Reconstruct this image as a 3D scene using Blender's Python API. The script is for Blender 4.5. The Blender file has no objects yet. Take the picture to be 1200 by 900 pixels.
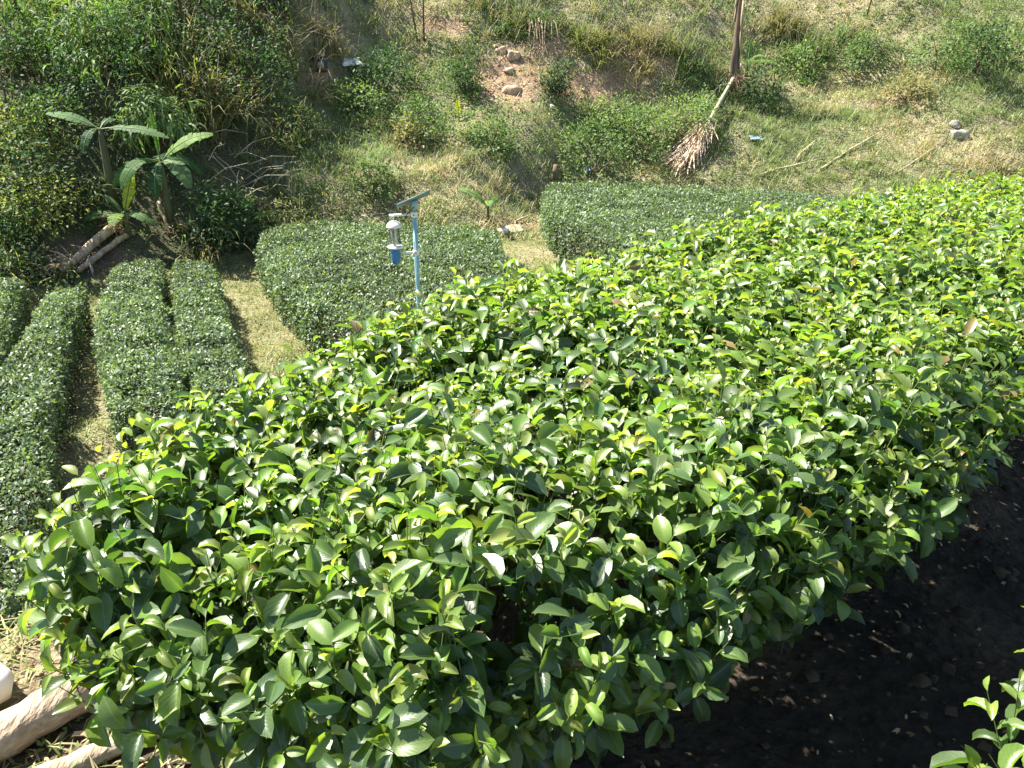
import bpy, math, random
import numpy as np
from mathutils import Vector, Matrix

# ------------------------------------------------------------------ camera, sky, sun, exposure
SC = bpy.context.scene
COL = SC.collection
R = math.radians
CAM_H, PITCH, FPX = 1.6, 25.0, 942.0
cam_data = bpy.data.cameras.new('camera')
cam = bpy.data.objects.new('camera', cam_data); COL.objects.link(cam)
cam.location = (0, 0, CAM_H); cam.rotation_euler = (R(90 - PITCH), 0, 0)
cam_data.sensor_width = 36.0; cam_data.lens = 36.0 * FPX / 1200.0
cam_data.clip_start = 0.05; cam_data.clip_end = 500
SC.camera = cam

SUN_LEFT, SUN_EL = 63.0, 54.0            # degrees left of the view direction, elevation
world = bpy.data.worlds.new('World'); SC.world = world; world.use_nodes = True
wn = world.node_tree.nodes; wl = world.node_tree.links
sky = wn.new('ShaderNodeTexSky'); sky.sky_type = 'NISHITA'; sky.sun_disc = False
sky.sun_elevation = R(SUN_EL); sky.sun_rotation = R(-SUN_LEFT)
bg = wn['Background']; bg.inputs['Strength'].default_value = 0.075
wl.new(sky.outputs[0], bg.inputs[0])
sun_d = bpy.data.lights.new('sun', 'SUN'); sun_d.energy = 5.0; sun_d.angle = R(0.53); sun_d.color = (1.0, 0.95, 0.86)
sun = bpy.data.objects.new('sun', sun_d); COL.objects.link(sun)
sd = Vector((-math.sin(R(SUN_LEFT)) * math.cos(R(SUN_EL)), math.cos(R(SUN_LEFT)) * math.cos(R(SUN_EL)), math.sin(R(SUN_EL))))
sun.rotation_euler = sd.to_track_quat('Z', 'Y').to_euler(); sun.location = (-8, 6, 20)
vs = SC.view_settings
vs.view_transform = 'Standard'; vs.look = 'None'; vs.gamma = 1.0; vs.use_curve_mapping = False; vs.exposure = 1.95
SC.cycles.max_bounces = 7; SC.cycles.diffuse_bounces = 3; SC.cycles.glossy_bounces = 2
SC.cycles.transmission_bounces = 5; SC.cycles.transparent_max_bounces = 6; SC.cycles.caustics_reflective = False
SC.cycles.caustics_refractive = False; SC.cycles.use_denoising = True

rng = np.random.default_rng(7)
random.seed(7)

# ------------------------------------------------------------------ small maths
def smooth(a, b, x):
    t = np.clip((np.asarray(x, float) - a) / (b - a), 0, 1); return t * t * (3 - 2 * t)
def _hash(ix, iy, s):
    h = (ix.astype(np.int64) * 374761393 + iy.astype(np.int64) * 668265263 + s * 974711) & 0x7fffffff
    h = ((h ^ (h >> 13)) * 1274126177) & 0x7fffffff
    return ((h ^ (h >> 16)) & 0xffff) / 65535.0
def vnoise(x, y, s=0):
    x = np.asarray(x, float); y = np.asarray(y, float)
    ix, iy = np.floor(x), np.floor(y); fx, fy = x - ix, y - iy
    fx = fx * fx * (3 - 2 * fx); fy = fy * fy * (3 - 2 * fy)
    a = _hash(ix, iy, s); b = _hash(ix + 1, iy, s); c = _hash(ix, iy + 1, s); d = _hash(ix + 1, iy + 1, s)
    return (a * (1 - fx) + b * fx) * (1 - fy) + (c * (1 - fx) + d * fx) * fy
def fbm(x, y, s=0, o=4):
    v, a, n = 0, 1, 0
    for k in range(o):
        v = v + a * vnoise(np.asarray(x) * 2 ** k, np.asarray(y) * 2 ** k, s + 17 * k); n += a; a *= .5
    return v / n - .5
def unit(v):
    v = np.asarray(v, float); return v / np.maximum(np.linalg.norm(v, axis=-1, keepdims=True), 1e-9)
CP, SP = math.cos(R(PITCH)), math.sin(R(PITCH))
def ray(u, v):
    x, y = (u - 600) / FPX, (450 - v) / FPX
    return np.array([x, CP + y * SP, -SP + y * CP])
def at(u, v, z):
    d = ray(u, v); t = (z - CAM_H) / d[2]; return np.array([0, 0, CAM_H]) + d * t
def project(p):
    p = np.asarray(p, float); q = p - np.array([0, 0, CAM_H])
    dep = q[..., 1] * CP - q[..., 2] * SP; dep = np.where(dep < .02, .02, dep)
    up = q[..., 1] * SP + q[..., 2] * CP
    return 600 + FPX * q[..., 0] / dep, 450 - FPX * up / dep, dep

# ------------------------------------------------------------------ the lie of the land
HO = np.array([.60, 1.06]); HT = np.array([.741, .671]); HN = np.array([-.671, .741])     # front hedge: origin, along, across
def hw(x, y): return (x - HO[0]) * HN[0] + (y - HO[1]) * HN[1]
def hs(x, y): return (x - HO[0]) * HT[0] + (y - HO[1]) * HT[1]
HX = [-30, -12, -8, -6, -5, -4, -1.2, .4, 1.6, 3, 7, 12, 40]
HB = [12.6, 12.3, 12.2, 13.5, 14.6, 15.6, 16.0, 16.9, 18.1, 18.8, 18.5, 17.0, 15]
PD = [0, 1, 2, 3, 4, 5, 6, 7, 8, 10, 12, 16, 24, 80]
PROF = {-8.5: [-2.8, -2.4, -1.7, -1.0, -.3, .3, 1.0, 1.8, 2.5, 4.0, 5.6, 9, 15, 40],
        -2.5: [-2.8, -2.35, -1.9, -1.6, -1.3, -1.0, -.4, .5, 1.4, 3.0, 4.8, 8.4, 14.4, 38],
        3.0: [-2.8, -2.45, -2.0, -1.2, -.4, .7, 1.5, 2.1, 2.8, 4.2, 5.8, 9, 15, 40],
        9.0: [-2.8, -2.4, -2.0, -1.55, -1.1, -.75, -.35, .6, 1.3, 2.6, 4.0, 7, 13, 36]}
PX = sorted(PROF)
def hill(x, y):
    d = np.maximum(y - np.interp(x, HX, HB), 0)
    zs = np.stack([np.interp(d, PD, PROF[k]) for k in PX])
    xi = np.clip(np.interp(x, PX, range(len(PX))), 0, len(PX) - 1)
    i0 = np.clip(np.floor(xi).astype(int), 0, len(PX) - 2); f = xi - i0; f = f * f * (3 - 2 * f)
    z = np.take_along_axis(zs, i0[None], 0)[0] * (1 - f) + np.take_along_axis(zs, (i0 + 1)[None], 0)[0] * f
    k = smooth(0, 3, d)
    z = z + k * (.7 * fbm(x * .35, y * .35, 3) + .35 * fbm(x * 1.1, y * 1.1, 5)) + .10 * fbm(x * 1.3, y * 1.3, 9)
    fk = smooth(-1.0, 1.2, x); z = z + fk * (-2.8 - z) * (1 - smooth(18.4, 20.4, y)) * smooth(9.5, 7.5, x)
    z = z + .55 * np.exp(-((x - 12.5) / 2.6) ** 2 - ((y - 22.3) / 1.3) ** 2)
    return z
def land(x, y):
    x = np.asarray(x, float); y = np.asarray(y, float)
    sh = np.shape(x + y); x = np.broadcast_to(x, sh).reshape(-1); y = np.broadcast_to(y, sh).reshape(-1)
    w = hw(x, y) + .25 * fbm(x * 1.5, y * 1.5, 21)
    up = .05 * fbm(x * 2.5, y * 2.5, 31) + .02 * fbm(x * 9, y * 9, 33) - .04 * np.exp(-(hw(x, y) / .3) ** 2)
    k = smooth(1.75, 3.4, w)
    up = up + 0 * x; hz_ = .34 * np.exp(-((x + 4.62) / .34) ** 2 - ((y - 7.55) / .55) ** 2)
    return (up * (1 - k) + (hill(x, y) + hz_) * k).reshape(sh)
def spot(u, v):
    d = ray(u, v); o = np.array([0, 0, CAM_H]); t = np.linspace(1.2, 60, 3000)
    P = o + d * t[:, None]; below = P[:, 2] < land(P[:, 0], P[:, 1])
    i = int(np.argmax(below)) if below.any() else len(t) - 1
    return P[i]

# ------------------------------------------------------------------ materials
def nodes_of(name):
    m = bpy.data.materials.new(name); m.use_nodes = True
    nt = m.node_tree; return m, nt, nt.nodes, nt.links, nt.nodes['Principled BSDF']
def leaf_mat(name, rough=.33, trans=.34, rib=.5, spec=.5, tcol=(1.5, 1.55, .55), attr='tint', vein=0.0, spots=False):
    m, nt, n, l, b = nodes_of(name)
    a = n.new('ShaderNodeAttribute'); a.attribute_name = attr
    col = a.outputs['Color']
    nz = n.new('ShaderNodeTexNoise'); nz.inputs['Scale'].default_value = 35; nz.inputs['Detail'].default_value = 3
    mr = n.new('ShaderNodeMapRange'); mr.inputs[1].default_value = .3; mr.inputs[2].default_value = .7; mr.inputs[3].default_value = .75; mr.inputs[4].default_value = 1.25
    l.new(nz.outputs[0], mr.inputs[0])
    mul = n.new('ShaderNodeVectorMath'); mul.operation = 'SCALE'; l.new(col, mul.inputs[0]); l.new(mr.outputs[0], mul.inputs['Scale'])
    col = mul.outputs[0]
    if rib:
        uv = n.new('ShaderNodeAttribute'); uv.attribute_name = 'blade'
        sx = n.new('ShaderNodeSeparateXYZ'); l.new(uv.outputs['Vector'], sx.inputs[0])
        ab = n.new('ShaderNodeMath'); ab.operation = 'ABSOLUTE'; l.new(sx.outputs[0], ab.inputs[0])
        r2 = n.new('ShaderNodeMapRange'); r2.inputs[1].default_value = .03; r2.inputs[2].default_value = .10; r2.inputs[3].default_value = rib; r2.inputs[4].default_value = 0
        l.new(ab.outputs[0], r2.inputs[0])
        mx = n.new('ShaderNodeMixRGB'); mx.inputs[2].default_value = (.28, .38, .10, 1); l.new(r2.outputs[0], mx.inputs[0]); l.new(col, mx.inputs[1]); col = mx.outputs[0]
        if vein:
            # side veins: fine relief running out from the midrib
            v1 = n.new('ShaderNodeMath'); v1.operation = 'MULTIPLY_ADD'; l.new(ab.outputs[0], v1.inputs[0]); v1.inputs[1].default_value = -.35; l.new(sx.outputs[1], v1.inputs[2])
            v2 = n.new('ShaderNodeMath'); v2.operation = 'MULTIPLY'; l.new(v1.outputs[0], v2.inputs[0]); v2.inputs[1].default_value = 52
            v3 = n.new('ShaderNodeMath'); v3.operation = 'SINE'; l.new(v2.outputs[0], v3.inputs[0])
            ad = n.new('ShaderNodeMath'); ad.operation = 'MULTIPLY_ADD'; l.new(v3.outputs[0], ad.inputs[0]); ad.inputs[1].default_value = .5; l.new(nz.outputs[0], ad.inputs[2])
            bp = n.new('ShaderNodeBump'); bp.inputs['Strength'].default_value = vein; bp.inputs['Distance'].default_value = .002
            l.new(ad.outputs[0], bp.inputs['Height']); l.new(bp.outputs[0], b.inputs['Normal'])
    if spots:
        sn = n.new('ShaderNodeTexNoise'); sn.inputs['Scale'].default_value = 75; sn.inputs['Detail'].default_value = 4
        sr = n.new('ShaderNodeMapRange'); sr.inputs[1].default_value = .66; sr.inputs[2].default_value = .72; sr.inputs[4].default_value = .7; l.new(sn.outputs[0], sr.inputs[0])
        sm = n.new('ShaderNodeMixRGB'); sm.inputs[2].default_value = (.16, .12, .05, 1); l.new(sr.outputs[0], sm.inputs[0]); l.new(col, sm.inputs[1]); col = sm.outputs[0]
    l.new(col, b.inputs['Base Color']); b.inputs['Roughness'].default_value = rough
    b.inputs['Specular IOR Level'].default_value = spec
    tr = n.new('ShaderNodeBsdfTranslucent'); tm = n.new('ShaderNodeVectorMath'); tm.operation = 'MULTIPLY'
    l.new(col, tm.inputs[0]); tm.inputs[1].default_value = tcol; l.new(tm.outputs[0], tr.inputs[0])
    ms = n.new('ShaderNodeMixShader'); ms.inputs[0].default_value = trans
    l.new(b.outputs[0], ms.inputs[1]); l.new(tr.outputs[0], ms.inputs[2]); l.new(ms.outputs[0], n['Material Output'].inputs[0])
    return m
def plain_mat(name, c1, c2=None, scale=8, rough=.7, metal=0, bump=0, stretch=(1, 1, 1), spec=.4):
    m, nt, n, l, b = nodes_of(name)
    c2 = c2 or tuple(x * .7 for x in c1)
    tc = n.new('ShaderNodeTexCoord'); mp = n.new('ShaderNodeMapping'); mp.inputs['Scale'].default_value = stretch
    l.new(tc.outputs['Object'], mp.inputs[0])
    nz = n.new('ShaderNodeTexNoise'); nz.inputs['Scale'].default_value = scale; nz.inputs['Detail'].default_value = 6; l.new(mp.outputs[0], nz.inputs[0])
    rp = n.new('ShaderNodeValToRGB'); rp.color_ramp.elements[0].position = .35; rp.color_ramp.elements[1].position = .65
    rp.color_ramp.elements[0].color = (*c2, 1); rp.color_ramp.elements[1].color = (*c1, 1)
    l.new(nz.outputs[0], rp.inputs[0]); l.new(rp.outputs[0], b.inputs['Base Color'])
    b.inputs['Roughness'].default_value = rough; b.inputs['Metallic'].default_value = metal; b.inputs['Specular IOR Level'].default_value = spec
    if bump:
        bp = n.new('ShaderNodeBump'); bp.inputs['Strength'].default_value = bump; bp.inputs['Distance'].default_value = .02
        l.new(nz.outputs[0], bp.inputs['Height']); l.new(bp.outputs[0], b.inputs['Normal'])
    return m
M = {}
M['tea'] = leaf_mat('tea_leaf', .44, .48, .35, .9, vein=.08, spots=True)
M['tea_far'] = leaf_mat('tea_leaf_small', .46, .34, 0, .4)
M['weed'] = leaf_mat('weed_leaf', .6, .36, 0, .2, (1.35, 1.45, .6))
M['blade'] = leaf_mat('grass_blade', .55, .30, 0, .3, (1.25, 1.3, .7))
M['banana'] = leaf_mat('banana_leaf', .6, .5, .5, .15, (1.5, 1.6, .5))
M['dead'] = leaf_mat('dead_leaf', .7, .18, 0, .2, (1.1, 1, .8))
M['twig'] = plain_mat('twig_bark', (.16, .105, .06), (.07, .05, .03), 40, .8)
M['green_twig'] = plain_mat('green_shoot', (.14, .19, .05), (.09, .12, .03), 30, .6)
M['bark'] = plain_mat('bark', (.20, .145, .09), (.06, .042, .028), 9, .9, 0, .6, (1, 1, .2))
M['sheath'] = plain_mat('dry_banana_sheath', (.46, .36, .23), (.22, .15, .085), 6, .8, 0, .5, (3, 3, .35))
M['live_sheath'] = plain_mat('banana_sheath', (.10, .12, .05), (.06, .045, .025), 6, .7, 0, .4, (3, 3, .35))
M['pale_stalk'] = plain_mat('bleached_stalk', (.55, .47, .33), (.30, .24, .15), 8, .8, 0, .3)
M['stone'] = plain_mat('pale_stone', (.46, .34, .24), (.28, .19, .125), 7, .9, 0, .5)
M['grey_stone'] = plain_mat('grey_stone', (.38, .35, .31), (.22, .20, .17), 9, .9, 0, .5)
M['white_stone'] = plain_mat('white_stone', (.82, .80, .76), (.7, .68, .63), 6, .8, 0, .2)
M['teal_paint'] = plain_mat('teal_grey_paint', (.28, .46, .49), (.22, .38, .42), 12, .42, .2)
M['white_paint'] = plain_mat('white_paint', (.78, .78, .76), (.68, .68, .65), 12, .45)
M['white_sheet'] = plain_mat('white_sheet', (.80, .78, .76), (.66, .62, .60), 5, .6)
M['blue_plastic'] = plain_mat('blue_plastic', (.04, .19, .40), (.03, .13, .31), 14, .4)
M['pale_blue'] = plain_mat('pale_blue_plastic', (.25, .38, .44), (.17, .27, .33), 9, .5)
M['solar'] = plain_mat('solar_cell', (.015, .02, .045), (.01, .013, .03), 18, .15)
M['panel_back'] = plain_mat('panel_back', (.17, .25, .25), (.12, .19, .19), 10, .5)
M['dark_box'] = plain_mat('dark_box', (.05, .048, .05), (.03, .028, .03), 10, .7)
M['yellow_box'] = plain_mat('ochre_wood', (.42, .34, .14), (.30, .22, .09), 10, .7)
M['log'] = plain_mat('weathered_log', (.44, .35, .25), (.29, .21, .13), 10, .85, 0, .7, (6, .8, 6))
M['cut'] = plain_mat('cut_wood', (.52, .42, .29), (.38, .29, .18), 14, .8)
gm, nt, n, l, b = nodes_of('clear_plastic')
b.inputs['Base Color'].default_value = (.85, .88, .88, 1); b.inputs['Roughness'].default_value = .12; b.inputs['Transmission Weight'].default_value = .9; b.inputs['IOR'].default_value = 1.1
M['clear'] = gm
# ground: colour zones are kept on the sheet, grain and relief come from noise
gm, nt, n, l, b = nodes_of('ground')
za = n.new('ShaderNodeAttribute'); za.attribute_name = 'tint'
tc = n.new('ShaderNodeTexCoord')
n1 = n.new('ShaderNodeTexNoise'); n1.inputs['Scale'].default_value = 3.1; n1.inputs['Detail'].default_value = 9; n1.inputs['Roughness'].default_value = .68; l.new(tc.outputs['Object'], n1.inputs[0])
n2 = n.new('ShaderNodeTexNoise'); n2.inputs['Scale'].default_value = 26; n2.inputs['Detail'].default_value = 6; l.new(tc.outputs['Object'], n2.inputs[0])
mr = n.new('ShaderNodeMapRange'); mr.inputs[1].default_value = .3; mr.inputs[2].default_value = .7; mr.inputs[3].default_value = .55; mr.inputs[4].default_value = 1.35; l.new(n1.outputs[0], mr.inputs[0])
mr2 = n.new('ShaderNodeMapRange'); mr2.inputs[1].default_value = .3; mr2.inputs[2].default_value = .7; mr2.inputs[3].default_value = .6; mr2.inputs[4].default_value = 1.4; l.new(n2.outputs[0], mr2.inputs[0])
mm = n.new('ShaderNodeMath'); mm.operation = 'MULTIPLY'; l.new(mr.outputs[0], mm.inputs[0]); l.new(mr2.outputs[0], mm.inputs[1])
sc = n.new('ShaderNodeVectorMath'); sc.operation = 'SCALE'; l.new(za.outputs['Color'], sc.inputs[0]); l.new(mm.outputs[0], sc.inputs['Scale'])
l.new(sc.outputs[0], b.inputs['Base Color']); b.inputs['Roughness'].default_value = .95; b.inputs['Specular IOR Level'].default_value = .15
bp = n.new('ShaderNodeBump'); bp.inputs['Strength'].default_value = .8; bp.inputs['Distance'].default_value = .05; l.new(mm.outputs[0], bp.inputs['Height']); l.new(bp.outputs[0], b.inputs['Normal'])
M['ground'] = gm

# ------------------------------------------------------------------ mesh helpers
class Tmpl:
    def __init__(self, v, f, uv=None):
        self.v = np.asarray(v, float); self.uv = np.zeros((len(v), 2)) if uv is None else np.asarray(uv, float)
        self.lt = np.array([len(q) for q in f]); self.li = np.array([i for q in f for i in q])
class Bake:
    def __init__(self): self.V, self.UV, self.C, self.LT, self.LI, self.n = [], [], [], [], [], 0
    def add(self, t, A, loc, tint):
        """k copies of a template: A (k,3,3) columns are the axes, loc (k,3), tint (k,3)"""
        A = np.asarray(A, float).reshape(-1, 3, 3); loc = np.asarray(loc, float).reshape(-1, 3); k = len(loc)
        if k == 0: return self
        tint = np.broadcast_to(np.asarray(tint, float), (k, 3)); m = len(t.v)
        V = np.einsum('kij,mj->kmi', A, t.v) + loc[:, None]
        self.V.append(V.reshape(-1, 3)); self.UV.append(np.tile(t.uv, (k, 1))); self.C.append(np.repeat(tint, m, 0))
        self.LT.append(np.tile(t.lt, k)); self.LI.append((t.li[None] + (np.arange(k) * m)[:, None]).reshape(-1) + self.n)
        self.n += k * m; return self
    def raw(self, v, f, tint=(.3, .3, .3), uv=None):
        return self.add(Tmpl(v, f, uv), np.eye(3)[None], np.zeros((1, 3)), np.asarray(tint)[None])
    def mesh(self, name, mat, flat=False):
        V = np.concatenate(self.V); UV = np.concatenate(self.UV); C = np.concatenate(self.C); LT = np.concatenate(self.LT); LI = np.concatenate(self.LI)
        me = bpy.data.meshes.new(name); me.vertices.add(len(V)); me.vertices.foreach_set('co', V.astype(np.float32).ravel())
        me.loops.add(len(LI)); me.loops.foreach_set('vertex_index', LI.astype(np.int32))
        me.polygons.add(len(LT)); me.polygons.foreach_set('loop_start', np.concatenate([[0], np.cumsum(LT)[:-1]]).astype(np.int32))
        me.update(calc_edges=True)
        if not flat: me.polygons.foreach_set('use_smooth', np.ones(len(LT), bool))
        a = me.attributes.new('tint', 'FLOAT_COLOR', 'POINT'); a.data.foreach_set('color', np.concatenate([C, np.ones((len(C), 1))], 1).astype(np.float32).ravel())
        a = me.attributes.new('blade', 'FLOAT_VECTOR', 'POINT'); a.data.foreach_set('vector', np.concatenate([UV, np.zeros((len(UV), 1))], 1).astype(np.float32).ravel())
        me.materials.append(mat); me.validate(); return me
    def build(self, name, mat, parent=None, kind=None, origin=None, flat=False):
        me = self.mesh(name, mat, flat)
        o = bpy.data.objects.new(name, me); COL.objects.link(o)
        if parent is not None:
            o.parent = parent; o.matrix_parent_inverse = Matrix.Translation(-parent.location) if parent.type == 'EMPTY' else Matrix.Identity(4)
        elif origin is not None:
            me.transform(Matrix.Translation(-Vector(origin))); o.location = origin
        if kind: o['kind'] = kind
        return o
def tag(o, label, cat, group=None):
    o['label'] = label; o['category'] = cat
    if group: o['group'] = group
    return o
def thing(name, label, cat, loc, group=None):
    o = bpy.data.objects.new(name, None); COL.objects.link(o); o.location = tuple(float(c) for c in loc); o.empty_display_size = .1
    return tag(o, label, cat, group)
def frames(d, nrm):
    """axes with y along d and z near nrm"""
    y = unit(d); z = nrm - (nrm * y).sum(-1, keepdims=True) * y; z = unit(z); x = np.cross(y, z)
    return np.stack([x, y, z], -1)
def scaled(A, s):
    return A * np.asarray(s).reshape(-1, 1, 1)
def tube(b, pts, rad, tint=(.3, .3, .3), sides=6, cap=True):
    pts = np.asarray(pts, float); k = len(pts); rad = np.broadcast_to(rad, (k,))
    T = unit(np.gradient(pts, axis=0)); ref = np.array([0, 0, 1.]) if abs(T[0, 2]) < .9 else np.array([1., 0, 0])
    V, F = [], []
    for i in range(k):
        x = unit(np.cross(ref, T[i])); y = np.cross(T[i], x)
        for j in range(sides):
            a = 2 * math.pi * j / sides; V.append(pts[i] + rad[i] * (math.cos(a) * x + math.sin(a) * y))
    for i in range(k - 1):
        for j in range(sides):
            q = (j + 1) % sides; F.append((i * sides + j, i * sides + q, (i + 1) * sides + q, (i + 1) * sides + j))
    if cap: F.append(tuple(range(sides - 1, -1, -1))); F.append(tuple((k - 1) * sides + j for j in range(sides)))
    b.raw(V, F, tint); return b
def lathe(b, c, prof, sides=16, tint=(.3, .3, .3)):
    V, F = [], []
    for r, z in prof:
        for j in range(sides):
            a = 2 * math.pi * j / sides; V.append((c[0] + r * math.cos(a), c[1] + r * math.sin(a), c[2] + z))
    for i in range(len(prof) - 1):
        for j in range(sides):
            q = (j + 1) % sides; F.append((i * sides + j, i * sides + q, (i + 1) * sides + q, (i + 1) * sides + j))
    F.append(tuple(range(sides - 1, -1, -1))); F.append(tuple((len(prof) - 1) * sides + j for j in range(sides)))
    b.raw(V, F, tint); return b
def boxm(b, c, axes, half, bev=.0, tint=(.3, .3, .3)):
    c = np.asarray(c, float); A = np.asarray(axes, float); hx, hy, hz = half
    k = bev; V, F = [], []
    rings = [(-hz, k), (-hz + k, 0), (hz - k, 0), (hz, k)] if k else [(-hz, 0), (hz, 0)]
    for z, i in rings:
        for sx, sy in ((-1, -1), (1, -1), (1, 1), (-1, 1)):
            V.append(c + A @ np.array([sx * (hx - i), sy * (hy - i), z]))
    for r in range(len(rings) - 1):
        for j in range(4):
            q = (j + 1) % 4; F.append((r * 4 + j, r * 4 + q, r * 4 + 4 + q, r * 4 + 4 + j))
    F.append((3, 2, 1, 0)); e = (len(rings) - 1) * 4; F.append((e, e + 1, e + 2, e + 3))
    b.raw(V, F, tint); return b
def rock(b, c, size, seed, tint=(.3, .3, .3), nu=14, nv=9):
    g = np.random.default_rng(seed); ph = g.uniform(0, 6.28, 6)
    V, F = [], []
    for i in range(nv + 1):
        th = math.pi * i / nv
        for j in range(nu):
            a = 2 * math.pi * j / nu; d = np.array([math.sin(th) * math.cos(a), math.sin(th) * math.sin(a), math.cos(th)])
            r = 1 + .16 * math.sin(2.3 * d[0] * 2 + ph[0]) + .13 * math.sin(3.1 * d[1] * 2 + ph[1]) + .10 * math.sin(5 * d[2] + ph[2] + 2 * d[0])
            if i in (0, nv): r = 1
            e = np.sign(d) * np.abs(d) ** .82
            V.append(np.asarray(c) + e * r * np.asarray(size))
    for i in range(nv):
        for j in range(nu):
            q = (j + 1) % nu; F.append((i * nu + j, (i + 1) * nu + j, (i + 1) * nu + q, i * nu + q))
    b.raw(V, F, tint); return b

# leaf templates: length 1 along +Y, upper side +Z
def leaf_tmpl(width, curl, fold, wave=0., stations=(0, .07, .22, .42, .62, .82, 1), cols=5, tip=1.0, ph=0.):
    V, F, U = [], [], []
    xs = np.linspace(-1, 1, cols); rows = []
    for t in stations:
        if t < .06: hwid = .0
        else:
            q = (t - .06) / .94; hwid = width * (math.sin(math.pi * q ** .95)) ** .68 * (1 - .15 * q * tip) if 0 < q < 1 else 0
            if t < .1: hwid = max(hwid * .4, .02)
        k = curl; y = math.sin(k * t) / k if abs(k) > 1e-3 else t; z = -(1 - math.cos(k * t)) / k if abs(k) > 1e-3 else 0
        if hwid == 0: rows.append([len(V)]); V.append((0, y, z)); U.append((0, t)); continue
        row = []
        for x in xs:
            zz = fold * hwid * (abs(x) ** 1.3) + wave * width * abs(x) * math.sin(9 * t + ph + (1.5 if x > 0 else 0))
            ny, nz = math.sin(k * t), math.cos(k * t)
            row.append(len(V)); V.append((x * hwid * (1 - .12 * fold), y + zz * ny, z + zz * nz)); U.append((x, t))
        rows.append(row)
    for a, c in zip(rows[:-1], rows[1:]):
        if len(a) == 1:
            for j in range(len(c) - 1): F.append((a[0], c[j + 1], c[j]))
        elif len(c) == 1:
            for j in range(len(a) - 1): F.append((a[j], a[j + 1], c[0]))
        else:
            for j in range(len(a) - 1): F.append((a[j], a[j + 1], c[j + 1], c[j]))
    return Tmpl(V, F, U)
SHAPES = [(.27, .6, .5, .08), (.25, 1.1, .75, .12), (.30, .9, .4, .12), (.24, 1.7, .9, .08), (.28, .45, .8, .14), (.27, 1.4, .5, .16), (.31, .8, 1.0, .08), (.26, .3, .6, .12)]
NEAR = [leaf_tmpl(w, k, f, wv, ph=i * 1.3) for i, (w, k, f, wv) in enumerate(SHAPES)]
NEAR3 = [leaf_tmpl(w, k, f, wv, cols=3, ph=i * 1.3) for i, (w, k, f, wv) in enumerate(SHAPES)]
MID = [leaf_tmpl(w, k, f, 0, (0, .3, .68, 1), 3) for w, k, f, wv in SHAPES]
FAR = [leaf_tmpl(.25, .7, .5, 0, (0, .4, .72, 1), 3), leaf_tmpl(.22, 1.2, .3, 0, (0, .35, .7, 1), 3)]
SIMPLE = [Tmpl([(0, 0, 0), (.24, .45, .06), (0, .5, 0), (-.24, .45, .06), (0, 1, -.18)], [(0, 1, 2), (0, 2, 3), (1, 4, 2), (2, 4, 3)]),
          Tmpl([(0, 0, 0), (.27, .5, .02), (0, .52, -.04), (-.27, .5, .02), (0, .95, -.30)], [(0, 1, 2), (0, 2, 3), (1, 4, 2), (2, 4, 3)])]
LANCE = [leaf_tmpl(.085, 1.0, .4, 0, (0, .3, .65, 1), 3), leaf_tmpl(.07, 1.6, .4, 0, (0, .3, .65, 1), 3)]
def blade_tmpl(bend, w=.02):
    V, F = [], []
    for i, t in enumerate((0, .35, .7)):
        y = math.sin(bend * t) / bend; z = (1 - math.cos(bend * t)) / bend
        V += [(-w * (1 - t * .5), z, y), (w * (1 - t * .5), z, y)]
    V.append((0, (1 - math.cos(bend)) / bend, math.sin(bend) / bend))
    return Tmpl(V, [(0, 1, 3, 2), (2, 3, 5, 4), (4, 5, 6)])
def short_blade(bend, w=.02):
    z, y = (1 - math.cos(bend * .55)) / bend, math.sin(bend * .55) / bend
    return Tmpl([(-w, 0, 0), (w, 0, 0), (w * .7, z, y), (-w * .7, z, y), (0, (1 - math.cos(bend)) / bend, math.sin(bend) / bend)], [(0, 1, 2, 3), (3, 2, 4)])
BLADES = [blade_tmpl(.5), blade_tmpl(1.1), blade_tmpl(1.8), blade_tmpl(2.5), short_blade(.5), short_blade(1.1), short_blade(1.8)]
PRISM = Tmpl([(math.cos(a) * r, t, math.sin(a) * r) for t, r in ((0, 1), (1, .7)) for a in (0, 2.09, 4.19)], [(0, 1, 4, 3), (1, 2, 5, 4), (2, 0, 3, 5)])
def sticks(b, p0, p1, rad, tint=(.1, .07, .04)):
    d = p1 - p0; L = np.linalg.norm(d, axis=-1); A = frames(d, np.tile([.3, .2, .93], (len(d), 1)) + 1e-3)
    A = A * np.stack([np.broadcast_to(rad, L.shape), L, np.broadcast_to(rad, L.shape)], -1)[:, None, :]
    b.add(PRISM, A, p0, tint); return b

# ------------------------------------------------------------------ zones of the ground, read back as colour and as cover
# (u, v, ru, rv, kind) patches on the slope, turned into places on the land through project()
BARE = [(690, 98, 75, 20), (600, 85, 42, 38), (745, 65, 45, 18), (610, 285, 50, 32), (705, 310, 60, 28), (372, 90, 30, 10), (1040, 118, 30, 10), (105, 300, 45, 20), (640, 55, 30, 14), (520, 30, 30, 12)]
GRASSY = [(1000, 165, 190, 50), (1150, 110, 110, 30), (470, 190, 160, 28), (560, 230, 80, 40), (930, 175, 90, 40), (620, 300, 60, 30), (900, 215, 160, 14)]
DRY = [(1150, 185, 90, 40), (700, 80, 100, 50), (540, 225, 110, 40), (640, 270, 60, 30), (1060, 160, 80, 40), (460, 200, 120, 22), (390, 40, 60, 50), (520, 15, 100, 30), (760, 60, 70, 60), (930, 10, 160, 40), (980, 90, 120, 40), (790, 195, 45, 30), (640, 20, 45, 25), (520, 20, 60, 22)]
def zone(P, lst):
    u, v, d = project(P); w = np.zeros(np.shape(u))
    for (a, c, ra, rc) in lst: w = np.maximum(w, 1.35 - np.sqrt(((u - a) / ra) ** 2 + ((v - c) / rc) ** 2))
    return np.clip(w, 0, 1)
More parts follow.
